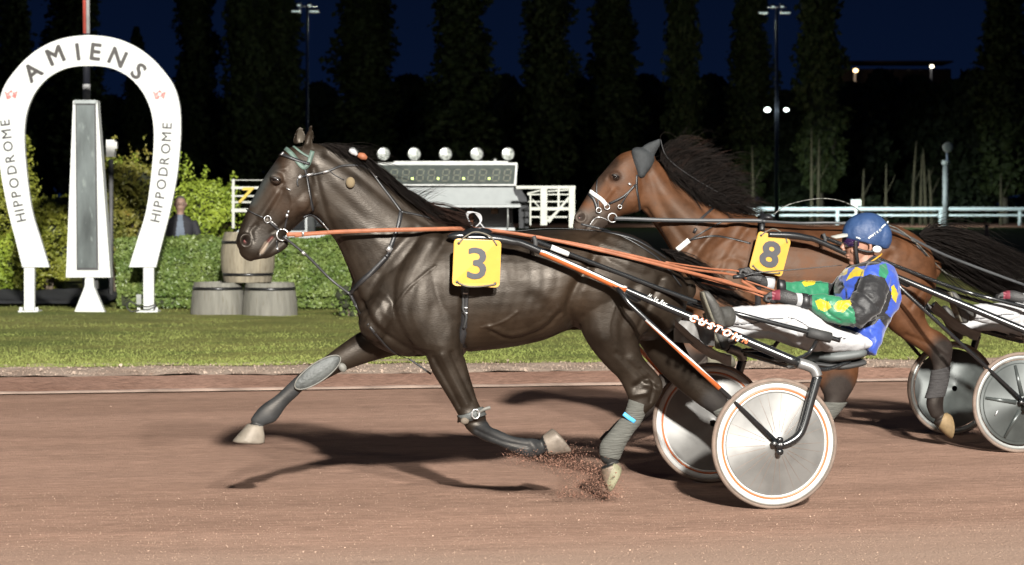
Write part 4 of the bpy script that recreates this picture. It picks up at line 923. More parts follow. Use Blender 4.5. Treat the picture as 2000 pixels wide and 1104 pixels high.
    for pl, r0, r1, cl, m_ in [([(560,765),(520,805)], 30, 46, (.016, .017, .018), 1), ([(950,850),(1045,876)], 22, 34, (.013, .014, .015), 1), ([(1190,880),(1195,905)], 20, 28, (.012, .013, .013), 1), ([(1215,810),(1190,880)], 22, 30, (.013, .014, .014), .6),
                               ([(1400,790),(1500,890)], 24, 40, (.014, .013, .013), .8), ([(1150,470),(1080,640),(960,660)], 30, 70, (.021, .0125, .007), .5)]:
        c = mixc(c, m_*ramp_px(X, Yp, pl, r0, r1), cl)
    hoof = (.125, .108, .088)
    hm = lambda pts, r, lim: np.where(lim, ramp_px(X, Yp, pts, r, r+3), 0)
    far = P[:, 1] > .07; nr = P[:, 1] < -.08
    c = mixc(c, np.where(far & (Yp > 828+(X-485)*.17) & (X < 525), 1, 0), hoof)
    c = mixc(c, np.where(nr & (X > 1060+(Yp-852)*.36) & (X < 1125) & (Yp > 830) & (Yp < 895), 1, 0), (.12, .10, .082))
    c = mixc(c, np.where(nr & (Yp > 918-(X-1174)*.40) & (X < 1222) & (Yp < 972) & (X > 1165), 1, 0), (.10, .075, .055))
    c = mixc(c, np.where(nr & (Yp > 900) & (np.abs((X-1201)-(937-Yp)*.34) < 13) & (np.hypot((X-1200)/17, (Yp-933)/27) < 1) , 1, 0), (.13, .125, .08))
    c = mixc(c, np.where(far & (X > 1505) & (Yp > 888), 1, 0), hoof)
    c = mixc(c, np.where(near, np.exp(-(np.hypot((X-481)/6.5, (Yp-471)/7.5))**4), 0), (.006, .004, .004)); c = mixc(c, np.where(near, np.exp(-(np.hypot((X-479)/3.6, (Yp-473)/3.2))**4), 0), (.15, .045, .042))
    c = mixc(c, np.where(near, ramp_px(X, Yp, [(520,476),(511,492)], 3.0, 5.5), 0), (.14, .11, .085)); c = mixc(c, np.where(near, ramp_px(X, Yp, [(531,464),(524,471)], 1.5, 4), 0), (.07, .025, .022))
    c = mixc(c, .9*np.where(np.hypot((X-588)/8, (Yp-266)/17) < 1, 1, 0)*(far | (P[:, 1] > .02)), (.07, .06, .048))
    paint(me, c); bv = bvh_of(me); link('body', me, M['coat'], root)
    S = lambda pts, w, mt_, nm, **k: (lambda m: (strap(m, K, bv, pts, w, **k), m.build(nm, mt_, root))[1])(MB())
    # eye
    P0, N0 = surf(K, bv, [(541, 353), (542, 354)], 0.0); eo = MB(); eo.ell(P0[0]+Vector((0, .005, 0)), (.023, .020, .019), n=20); ey = eo.build('eye', M['eye'], root)
    m = MB(); m.ell(P0[0]+Vector((-.004, .004, .012)), (.027, .018, .010), Matrix.Rotation(.25, 3, 'Y')); m.build('eyelid', M['lid'], ey)
    # mane and forelock
    m = MB()
    crest = [((616,281),(640,286),(668,306),0,-.07),((655,284),(684,294),(716,330),0,-.08),((700,306),(732,322),(772,368),0,-.095),((742,342),(778,360),(826,404),0,-.11),((790,384),(832,400),(882,430),0,-.125),((840,416),(880,425),(925,444),0,-.13),((880,436),(905,440),(930,450),0,-.12)]
    hairs(m, K, crest, 1300, .0028, 5, .020, 1)
    up = [((625,282),(650,281),(700,304),0,0),((660,285),(698,297),(745,334),0,-.02),((700,305),(735,328),(782,370),0,-.02),((745,345),(780,366),(828,404),0,-.02),((790,385),(828,398),(880,420),0,-.02),((840,417),(875,420),(915,434),0,-.03)]
    hairs(m, K, up, 360, .0022, 5, .03, 2)
    wis = [((640,284),(690,272),(740,300),0,0),((690,300),(745,290),(800,335),0,-.05),((770,370),(800,375),(850,388),0,0),((800,390),(840,372),(874,366),0,0),((820,405),(850,385),(872,392),0,0)]
    hairs(m, K, wis, 60, .0016, 12, .05, 3, per=2)
    m.build('mane', M['mane'], root)
    m = MB(); hairs(m, K, [((800,392),(850,410),(905,428),-.03,-.13),((830,408),(870,422),(925,440),-.05,-.14)], 260, .0026, 7, .02, 5); m.build('mane_tips', M['mane_b'], root)
    m = MB(); hairs(m, K, [((1290,486),(1340,505),(1400,560),0,.10),((1312,498),(1375,530),(1440,590),0,.05),((1330,520),(1380,560),(1500,625),.0,.12)], 700, .0032, 10, .04, 6, seg=8); m.build('tail', M['mane'], root)
    # bridle
    br = empty('bridle', (0, 0, 0)); br.parent = root; LE = M['leather']
    def B_(pts, w, mt_=LE, nm='strap', **k):
        mm = MB(); strap(mm, K, bv, pts, w, **k); return mm.build(nm, mt_, br)
    B_([(557,290),(571,303),(584,320),(594,328),(603,318),(610,296)], .024, M['green_band'], 'brow_band', thick=.008)
    B_([(572,286),(590,300),(607,309)], .012, M['green_band'], 'inner_band', thick=.006)
    B_([(547,302),(562,307),(582,315),(604,321)], .016, LE, 'crown_strap', thick=.006, lift=.009)
    B_([(549,300),(554,303)], .020, M['steel'], 'rivet', thick=.008, lift=.012)
    B_([(594,326),(598,340),(602,362),(607,392),(611,412)], .014, LE, 'cheek_strap')
    B_([(585,346),(600,343),(622,339),(645,333),(665,325),(690,323),(714,326)], .011, LE, 'check_rein')
    B_([(598,342),(611,340)], .012, M['steel'], 'buckle', thick=.005, lift=.007); B_([(630,337),(643,334)], .011, M['steel'], 'buckle', thick=.005, lift=.007); B_([(583,349),(588,343)], .018, M['steel'], 'buckle', thick=.004, lift=.007)
    B_([(584,345),(580,355),(582,364)], .008, LE, 'keeper')
    B_([(481,409),(490,414),(500,419),(514,425)], .007, LE, 'nose_band')
    B_([(526,433),(536,442),(546,451)], .013, LE, 'nose_strap'); B_([(529,431),(541,441)], .004, M['steel'], 'edge_chain', lift=.008)
    B_([(563,411),(560,428),(556,446)], .010, LE, 'bit_strap'); B_([(561,418),(560,424)], .013, M['steel'], 'buckle', lift=.007); B_([(564,411),(563,416)], .008, M['steel'], 'rivet', lift=.008); B_([(560,368),(568,372)], .006, M['steel'], 'rivet', lift=.006)
    B_([(592,425),(604,419),(618,424),(632,437),(644,452)], .014, LE, 'throat_strap', thick=.006); B_([(632,434),(645,450)], .006, M['steel'], 'edge_chain', lift=.01)
    def ring(px_, py_, R, r, w=None, nm='ring'):
        p = surf(K, bv, [(px_, py_), (px_+1, py_)], .012)[0][0] if w is None else K(px_, py_, w); mm = MB()
        mm.tube([p+Vector((R*math.cos(a*math.pi/12), -.004*math.cos(a*math.pi/6), R*math.sin(a*math.pi/12))) for a in range(25)], r, 8, 1); return mm.build(nm, M['steel'], br), p
    ring(550, 457, .031, .0042); ring(522.5, 429, .018, .003)
    B_([(540,470),(541,482),(544,492)], .010, LE, 'lip_strap'); B_([(541,484),(542,488)], .014, M['steel'], 'rivet')
    # ear plug on its cord
    B_([(645,335),(655,343),(672,352)], .004, LE, 'plug_cord'); p = surf(K, bv, [(683,358),(684,358)], .018)[0][0]
    mm = MB(); mm.ell(p, (.026, .022, .031)); mm.build('ear_plug', M['felt'], br)
    # harness
    hs = empty('harness', (0, 0, 0)); hs.parent = root
    def S_(pts, w, mt_=LE, nm='strap', **k):
        mm = MB(); strap(mm, K, bv, pts, w, **k); return mm.build(nm, mt_, hs)
    S_([(712,326),(728,340),(748,366),(770,395),(783,413)], .014, LE, 'neck_strap'); S_([(718,330),(727,338),(736,348)], .012, M['steel'], 'strap_plate', lift=.008)
    S_([(783,413),(778,440),(768,468),(758,498)], .024, LE, 'shoulder_strap'); S_([(756,484),(764,490)], .030, M['steel'], 'buckle', lift=.008); S_([(754,497),(758,503)], .022, LE, 'strap_end')
    S_([(755,502),(730,528),(704,552),(684,574)], .026, LE, 'breast_strap'); S_([(783,414),(820,421),(870,436),(915,448)], .010, LE, 'saddle_rein')
    S_([(684,574),(700,606),(730,648),(765,686),(800,702)], .016, LE, 'martingale')
    mm = MB(); mm.ribbon([K(553,462,-.075), K(600,500,-.06), K(645,545,-.05), K(684,575,-.10)], .014, .004, (.6, 0, .8), 5); mm.build('martingale_rein', LE, hs)
    mm = MB(); mm.ribbon([K(590,492,-.065), K(596,497,-.065)], .017, .006, (.6, 0, .8), 1); mm.build('buckle', M['steel'], hs)
    mm = MB(); mm.ribbon([K(800,702,-.05), K(818,714,-.05), K(842,731,-.05)], .010, .004, (.5, 0, .8), 4); mm.build('loose_end', LE, hs)
    S_([(912,470),(910,540),(907,600),(904,650),(905,686)], .046, LE, 'girth', thick=.006); S_([(906,565),(905,600),(912,616),(908,640)], .012, M['rubber'], 'girth_loop', thick=.010, lift=.012)
    for y in (572, 600, 610): S_([(903,y),(914,y+1)], .008, M['steel'], 'buckle', lift=.012)
    S_([(925,448),(990,452),(1080,446),(1170,452),(1240,468),(1300,505)], .022, LE, 'back_strap')
    S_([(1135,438),(1190,452),(1240,475),(1290,510),(1330,560)], .012, LE, 'breeching')
    mm = MB(); mm.ell(K(905, 461, -.20), (.09, .035, .026)); mm.ell(K(932, 455, -.12), (.09, .10, .03)); mm.ell(K(932, 455, .12), (.09, .10, .03)); mm.build('saddle_pad', M['gloss_black'], hs)
    kn = MB()
    for i in range(5):
        kn.tube([K(924,446,-.06), K(913-i*.5,424-i*2,-.07), K(924+i*3,414+i,-.06), K(938+i*.5,432,-.05), K(926,446,-.06)], .0035, 6, 5)
    kn.tube([K(938,436,-.05), K(945,445,-.05), K(952,452,-.06)], .004, 6); kn.build('white_cord', M['white_cloth'], hs)
    kn = MB(); kn.tube([K(926,446,-.06), K(925,456,-.07), K(928,466,-.09)], [.010, .007, .009], 8); kn.build('terret', M['chrome'], hs)
    # leg gear
    bd = MB(); loft(bd, K, [(1228,780,1266,793,-.155,.041),(1220,806,1259,812,-.155,.039),(1208,822,1249,831,-.155,.038),(1195,838,1239,843,-.155,.040),(1173,866,1223,868,-.155,.044),(1171,890,1210,898,-.155,.038)], 24, 6, 2, .02); bd.build('hind_bandage', M['bandage'], root)
    bd = MB(); loft(bd, K, [(1217,806,1240,822,-.158,.041),(1219.5,811,1240,829,-.158,.041)], 20, 2, 2, .02)
    mm = MB(); pp = [K(1218,808,-.197), K(1228,816,-.200), K(1240,824,-.190)]; mm.ribbon(pp, .022, .004, (.55, 0, .83), 4); mm.build('blue_tape', mat('light_blue_tape', (.06, .30, .55), .5), root)
    bd = MB(); loft(bd, K, [(1388,805,1426,784,.15,.044),(1420,834,1449,808,.15,.039),(1452,865,1477,837,.15,.038),(1476,888,1501,861,.15,.042)], 24, 5, 2, .02); bd.build('hind_bandage', M['bandage'], root)
    a = math.atan2(57, 86); R3 = Matrix.Rotation(-a, 3, 'Y')
    mm = MB(); mm.ell(K(620,727,.105), (.150, .026, .052), R3, 28); mm.ell(K(620,727,.098), (.128, .020, .036), R3, 28); kb = mm.build('knee_pad', M['gaiter'], root)
    mm = MB(); mm.tube([K(620,727,.108)+R3@Vector((148e-3*math.cos(t*math.pi/16), -.014, .051*math.sin(t*math.pi/16))) for t in range(33)], .0045, 6, 1); mm.build('pad_piping', M['pale'], kb)
    mm = MB(); mm.ell(K(669,718,.095), (.022, .012, .028), R3); mm.build('pad_strap', M['pale'], kb)
    mm = MB(); strap(mm, K, bv, [(898,818),(912,816),(930,808),(946,803)], .050, thick=.007, lift=.006); kb = mm.build('knee_band', M['gaiter'], root)
    p = surf(K, bv, [(927,809),(928,809)], .018)[0][0]; mm = MB(); mm.tube([p+Vector((.022*math.cos(t*math.pi/4+.4), 0, .026*math.sin(t*math.pi/4+.4))) for t in range(9)], .005, 6, 1); mm.build('buckle', M['steel'], kb)
    mm = MB(); mm.ribbon([p+Vector((.01, 0, .0)), K(945,800,-.205), K(958,796,-.21)], .018, .004, (0, 0, 1), 3); mm.build('strap_end', M['pale'], kb)
    mm = MB(); mm.ell(K(908,822,-.198), (.024, .014, .02)); mm.build('knee_patch', mat('dusty_skin', (.10, .08, .06), .8), kb)
    # bits tied into the mane
    mm = MB(); mm.tube([K(700,303,-.09), K(709,306,-.10), K(716,310,-.10)], [.014, .020, .010], 8); mm.build('orange_tie', M['orange'], root)
    mm = MB(); mm.tube([K(683,294,-.08), K(690,297,-.09), K(697,303,-.09)], [.012, .018, .009], 8); mm.build('white_tie', M['white_cloth'], root)
    return root, bv
M['lid'] = mat('eyelid_skin', (.014, .011, .009), .5)
h1, BV1 = horse_dark()
# ---------------------------------------------------------- bay horse, number 8
def horse_bay():
    K = K2; root = empty('horse', (K.o[0], K.o[1], 0), K.th, 'reddish bay horse with black ear hood and plate 8 trotting behind the dark one', 'horse', 'trotting horses')
    mb = MB()
    loft(mb, K, [(1388,440,1322,540,0,.13),(1422,425,1348,600,0,.20),(1470,421,1420,632,0,.235),(1540,437,1510,638,0,.26),(1600,442,1590,634,0,.275),(1660,439,1660,624,0,.275),(1720,435,1725,622,0,.265),(1770,449,1778,615,0,.24),(1805,477,1812,585,0,.17),(1819,507,1822,548,0,.07)], 40, 5, 2.15)
    loft(mb, K, [(1470,420,1335,575,0,.15),(1428,412,1322,515,0,.13),(1386,401,1298,470,0,.107),(1346,376,1277,440,0,.092),(1313,347,1262,420,0,.082),(1290,320,1250,406,0,.076),(1270,303,1238,385,0,.07)], 32, 6)
    loft(mb, K, [(1276,304,1270,350,0,.05),(1258,296,1264,392,0,.068),(1233,294,1250,412,0,.088),(1208,304,1232,418,0,.10),(1184,330,1214,422,0,.092),(1166,351,1198,432,0,.072),(1149,377,1183,443,0,.057),(1135,401,1168,452,0,.052),(1123,422,1151,458,0,.052),(1120,436,1140,459,0,.04)], 32, 6, 2.3, .35)
    for s in (-1, 1):
        mb.ell(K(1232, 382, s*.045), (.085, .055, .10)); mb.ell(K(1203, 345, s*.076), (.042, .030, .036)); mb.ell(K(1132, 426, s*.034), (.030, .022, .036))
        loft(mb, K, [(1418,440,1468,446,s*.10,.07),(1380,500,1470,520,s*.145,.085),(1370,560,1488,570,s*.16,.085),(1385,610,1480,620,s*.16,.075)], 24, 5)
        mb.ell(K(1362, 560, s*.09), (.13, .12, .17), Matrix.Rotation(.5, 3, 'Y')); mb.ell(K(1730, 500, s*.13), (.27, .135, .17), Matrix.Rotation(.35, 3, 'Y'))
    loft(mb, K, [(1160,448,1172,460,0,.034),(1142,456,1150,466,0,.03),(1132,458,1137,466,0,.022)], 16, 3)
    loft(mb, K, [(1375,560,1465,590,-.14,.09),(1350,620,1420,648,-.15,.08),(1328,665,1378,694,-.155,.060),(1312,700,1350,724,-.155,.050),(1316,724,1348,716,-.155,.046),(1340,742,1346,716,-.155,.036),(1362,734,1364,708,-.155,.036),(1378,720,1376,698,-.155,.03)], 24, 4)
    loft(mb, K, [(1386,722,1380,692,-.155,.042),(1412,720,1404,688,-.155,.05),(1434,718,1428,692,-.155,.055)], 20, 3, 2.3, .12)
    loft(mb, K, [(1350,560,1440,600,.14,.09),(1325,640,1392,668,.15,.08),(1300,700,1357,727,.15,.055),(1281,744,1324,770,.15,.047),(1255,778,1281,804,.15,.032),(1225,806,1249,830,.15,.03),(1204,823,1230,847,.15,.036),(1191,837,1212,853,.15,.03)], 24, 4)
    loft(mb, K, [(1184,842,1212,854,.15,.043),(1170,858,1214,868,.15,.056)], 20, 3, 2.3, .1)
    loft(mb, K, [(1695,540,1822,530,-.13,.12),(1702,590,1812,572,-.145,.12),(1732,636,1804,604,-.15,.098),(1762,661,1814,636,-.155,.070),(1790,679,1838,650,-.155,.055),(1812,695,1859,671,-.155,.045),(1822,718,1858,702,-.155,.038),(1817,752,1850,742,-.155,.036),(1809,788,1842,784,-.155,.040),(1817,812,1843,806,-.155,.032)], 24, 4)
    loft(mb, K, [(1824,826,1850,806,-.155,.042),(1842,846,1858,812,-.155,.050),(1857,858,1861,822,-.155,.052)], 20, 3, 2.3, .1)
    loft(mb, K, [(1620,570,1760,560,.12,.12),(1598,640,1720,640,.14,.11),(1594,700,1682,694,.15,.085),(1597,745,1674,742,.15,.062),(1610,778,1655,778,.15,.05),(1598,808,1636,806,.15,.042),(1570,835,1596,846,.15,.032),(1545,855,1566,872,.15,.033),(1530,864,1550,882,.15,.03)], 24, 4)
    loft(mb, K, [(1522,868,1548,882,.15,.042),(1506,884,1550,898,.15,.055)], 20, 3, 2.3, .1)
    me = fuse(mb, .0075, 5, .5)
    sculpt(me, K, [([(1400,440),(1372,480),(1345,530),(1332,590)], 8, -.014), ([(1262,410),(1285,450),(1312,500),(1330,560)], 6, -.014), ([(1290,330),(1340,385),(1400,425)], 9, -.010), ([(1268,340),(1290,400),(1330,460),(1360,500)], 9, -.010), ([(1300,380),(1345,430),(1375,460)], 12, .008),
        ([(1456,450),(1418,510),(1400,570),(1410,620)], 8, -.012), ([(1478,560),(1476,630)], 6, -.014), ([(1440,520),(1450,590)], 10, .008), ([(1380,500),(1420,470),(1450,480)], 6, .006), ([(1370,530),(1420,505),(1455,510)], 5, -.006),
        ([(1700,630),(1690,590),(1706,550),(1740,500)], 9, -.02), ([(1760,560),(1770,620),(1812,660)], 9, -.008), ([(1806,560),(1780,600)], 5, -.01), ([(1770,655),(1820,675),(1836,690)], 5, -.008), ([(1826,676),(1850,690)], 5, .007), ([(1250,330),(1256,370),(1248,405)], 6, -.008),
        ([(1195,372),(1180,392),(1166,410)], 5, .007), ([(1205,372),(1190,395),(1176,412)], 5, -.005), ([(1192,338),(1182,350)], 4, .005), ([(1162,428),(1148,446),(1140,456)], 3, -.012)]+[([(1540+i*24, 490),(1548+i*22, 550),(1535+i*20, 610)], 5, -.004) for i in range(0)])
    P = coords(me); X, Yp = K.px(P); N = norms(me); near = P[:, 1] < 0
    d = np.hypot((X-1134)/7, (Yp-424)/7); P += N*(np.where(near, -.028*np.exp(-d**4), 0)+np.where(near, .006*np.exp(-((d-1.35)/.35)**2), 0))[:, None]; setco(me, P)
    c = np.tile(np.array([.050, .0195, .0078]), (len(P), 1))
    c = mixc(c, .6*ramp_px(X, Yp, [(1300,440),(1330,540),(1420,560)], 20, 90), (.042, .022, .012)); c = mixc(c, .9*ramp_px(X, Yp, [(1128,430),(1150,440),(1170,430)], 18, 34), (.030, .024, .020)); c = mixc(c, .8*ramp_px(X, Yp, [(1200,318),(1176,346),(1150,385)], 5, 15), (.018, .012, .009))
    c = mixc(c, .8*ramp_px(X, Yp, [(1204,346)][:1]*2, 8, 20), (.020, .012, .009)); c = mixc(c, .8*ramp_px(X, Yp, [(1210,400),(1190,415)], 5, 18), (.03, .018, .012)); c = mixc(c, .55*ramp_px(X, Yp, [(1500,435),(1720,430)], 6, 40), (.030, .011, .005))
    for pl, r0, r1 in [([(1845,690),(1835,760),(1830,810)], 22, 40), ([(1640,760),(1560,860)], 22, 40), ([(1320,720),(1200,850)], 30, 60), ([(1330,720),(1380,715)], 22, 40)]:
        c = mixc(c, ramp_px(X, Yp, pl, r0, r1), (.012, .009, .008))
    nr = P[:, 1] < -.08; fr = P[:, 1] > .08
    c = mixc(c, np.where(nr & (Yp > 800) & (X-1843 > -(Yp-808)*.42+2) & (X > 1825), 1, 0), (.15, .105, .055)); c = mixc(c, np.where(nr & (X > 1382) & (X < 1445) & (Yp > 680) & (Yp < 728), 1, 0), (.085, .08, .06))
    c = mixc(c, np.where(fr & (X < 1222) & (Yp > 842+(X-1180)*.3), 1, 0), (.03, .026, .022)); c = mixc(c, np.where(fr & (X < 1553) & (X > 1495) & (Yp > 868), 1, 0), (.05, .045, .04))
    c = mixc(c, np.where(near, np.exp(-(np.hypot((X-1134)/5.5, (Yp-424)/5.5))**4), 0), (.006, .004, .004)); c = mixc(c, np.where(near, np.exp(-(np.hypot((X-1133)/3, (Yp-425)/2.4))**4), 0), (.18, .09, .085))
    paint(me, c); bv = bvh_of(me); link('body', me, M['coat2'], root)
    p0 = surf(K, bv, [(1204,347),(1205,347)], 0)[0][0]; eo = MB(); eo.ell(p0+Vector((0, .005, 0)), (.024, .020, .018), n=20); ey = eo.build('eye', M['eye'], root)
    m = MB(); m.ell(p0+Vector((-.004, .004, .013)), (.028, .018, .010), Matrix.Rotation(.25, 3, 'Y')); m.build('eyelid', M['lid'], ey)
    # hood over both ears
    hb = MB(); loft(hb, K, [(1236,293,1254,342,0,.088),(1250,291,1262,336,0,.086),(1268,296,1274,320,0,.075)], 28, 4, 2.2, .2)
    for s in (-1, 1): loft(hb, K, [(1243,310,1274,316,s*.035,.03),(1252,290,1279,303,s*.045,.027),(1264,280,1285,292,s*.050,.022),(1277,275,1290,282,s*.052,.014),(1286,271,1290,274,s*.054,.006)], 16, 4)
    loft(hb, K, [(1233,296,1276,306,-.05,.045),(1236,318,1275,322,-.062,.042),(1243,338,1262,340,-.068,.034)], 20, 4)
    hm = fuse(hb, .007, 4); link('ear_hood', hm, mat('black_hood', (.010, .012, .0135), .75, var=.25, vs_=40, bump=.3, bs=160), root)
    m = MB(); g = [((1290,315),(1300,295),(1345,290),0,-.02),((1308,336),(1330,296),(1378,298),0,0),((1328,356),(1366,302),(1418,308),0,0),((1350,376),(1392,324),(1448,338),0,0),((1380,398),(1416,345),(1462,374),0,0),((1410,412),(1442,382),(1474,402),0,-.02),((1445,420),(1468,408),(1490,425),0,-.04)]
    hairs(m, K, g, 1500, .0027, 13, .06, 8, seg=9, per=7); hairs(m, K, g, 200, .0019, 22, .09, 9, seg=10, per=3)
    m.build('mane_underside', M['mane'], root); m = MB(); hairs(m, K, g, 260, .0024, 14, .05, 19, seg=9, per=6)
    m.build('mane_lock', M['mane_b'], root); m = MB()
    g2 = [((1292,318),(1310,330),(1325,360),0,-.08),((1340,368),(1370,378),(1390,410),0,-.10),((1400,408),(1440,408),(1470,424),0,-.12)]
    hairs(m, K, g2, 420, .003, 8, .03, 10); m.build('mane', M['mane'], root)
    m = MB(); g = [((1795,458),(1850,440),(2010,520),0,.0),((1805,470),(1865,470),(2030,570),0,.0),((1812,490),(1860,520),(2030,620),0,.05)]
    hairs(m, K, g, 2600, .0036, 15, .06, 11, seg=9); m.build('tail', M['mane'], root)
    br = empty('bridle', (0, 0, 0)); br.parent = root; LE = M['leather']
    def B_(pts, w, mt_=LE, nm='strap', par=None, **k):
        mm = MB(); strap(mm, K, bv, pts, w, **k); return mm.build(nm, mt_, par or br)
    B_([(1153,374),(1162,381),(1175,390),(1184,401)], .026, M['white_paint'], 'white_nose_band', thick=.008); B_([(1149,378),(1160,390),(1166,408)], .020, LE, 'nose_strap', lift=.003)
    B_([(1167,352),(1165,372),(1168,392),(1168,408)], .010, LE, 'face_chain'); B_([(1244,342),(1243,366),(1247,392),(1250,412)], .016, LE, 'cheek_strap'); B_([(1242,360),(1225,380),(1212,402)], .010, LE, 'cheek_strap')
    B_([(1240,362),(1218,384),(1190,398)], .016, LE, 'face_strap'); B_([(1232,362),(1227,358)], .014, M['steel'], 'buckle', lift=.008)
    def ring(px_, py_, R, r):
        p = surf(K, bv, [(px_, py_), (px_+1, py_)], .012)[0][0]; mm = MB(); mm.tube([p+Vector((R*math.cos(a*math.pi/12), 0, R*math.sin(a*math.pi/12))) for a in range(25)], r, 8, 1); mm.build('ring', M['steel'], br)
    ring(1195, 424, .030, .004); ring(1186, 404, .018, .003); ring(1168, 410, .017, .003); ring(1210, 403, .012, .003)
    B_([(1152,440),(1160,428),(1172,424),(1190,432)], .006, M['steel'], 'bit_chain')
    hs = empty('harness', (0, 0, 0)); hs.parent = root
    def S_(pts, w, mt_=LE, nm='strap', **k): return B_(pts, w, mt_, nm, hs, **k)
    S_([(1358,440),(1372,425),(1395,405)], .016, LE, 'neck_strap'); S_([(1355,455),(1360,446)], .02, LE, 'neck_loop'); S_([(1323,488),(1335,478),(1346,469)], .034, M['white_paint'], 'white_breast_pad', thick=.012); S_([(1346,469),(1390,461),(1430,467),(1466,476)], .012, LE, 'breast_strap'); S_([(1346,470),(1362,460),(1385,446),(1410,434)], .010, LE, 'breast_strap')
    S_([(1488,425),(1484,480),(1480,560),(1478,630)], .05, LE, 'girth', thick=.006); S_([(1384,402),(1420,410),(1450,416),(1488,422)], .008, M['chain'], 'check_chain', thick=.006); S_([(1300,315),(1360,348),(1430,385),(1488,412)], .008, M['chain'], 'check_chain', thick=.006, lift=.02)
    mm = MB(); mm.tube([K(1290,272,-.05), K(1303,308,-.05), K(1350,345,-.04), K(1420,385,-.03), K(1488,416,-.05)], .004, 6); mm.build('over_check', M['leather'], hs)
    S_([(1500,432),(1600,436),(1700,432),(1760,452),(1810,500)], .02, LE, 'back_strap'); mm = MB(); mm.tube([K(1640,452,-.10)+Vector((0,-.2,0)), K(1735,440,-.25), K(1790,475,-.25), K(1822,510,-.15), K(1860,540,0), K(1930,548,0), K(2010,545,0)], .004, 6); mm.build('long_check_cord', M['chain'], hs)
    mm = MB(); mm.tube([K(1510,420,-.06), K(1540,400,-.06), K(1600,388,-.05), K(1650,395,-.05), K(1690,420,-.04)], .0035, 6); mm.build('whip_cord', M['chain'], hs)
    mm = MB(); mm.ell(K(1495, 425, -.08), (.05, .09, .025)); mm.ell(K(1495, 425, .08), (.05, .09, .025)); mm.tube([K(1488,418,-.12), K(1488,450,-.27)], .016, 8); mm.build('saddle_pad', M['leather'], hs)
    bd = MB(); loft(bd, K, [(1819,724,1856,714,-.155,.042),(1814,752,1853,744,-.155,.041),(1806,778,1845,774,-.155,.044)], 24, 6, 2, .02); bd.build('hind_bandage', M['bandage2'], root)
    bd = MB(); loft(bd, K, [(1607,785,1655,786,.15,.052),(1594,806,1638,808,.15,.048),(1566,834,1600,848,.15,.040),(1542,854,1568,874,.15,.038)], 24, 6, 2, .02); bd.build('hind_bandage', M['bandage'], root)
    # rein from the bit to the saddle
    return root, bv
M['chain'] = mat('braided_cord', (.10, .10, .09), .4, .3, var=.9, vs_=70)
M['bandage2'] = mat('black_bandage', (.022, .02, .02), .85, var=.3, vs_=16, bump=.6, bs=14, stretch=(1, 1, 9))
h2, BV2 = horse_bay()
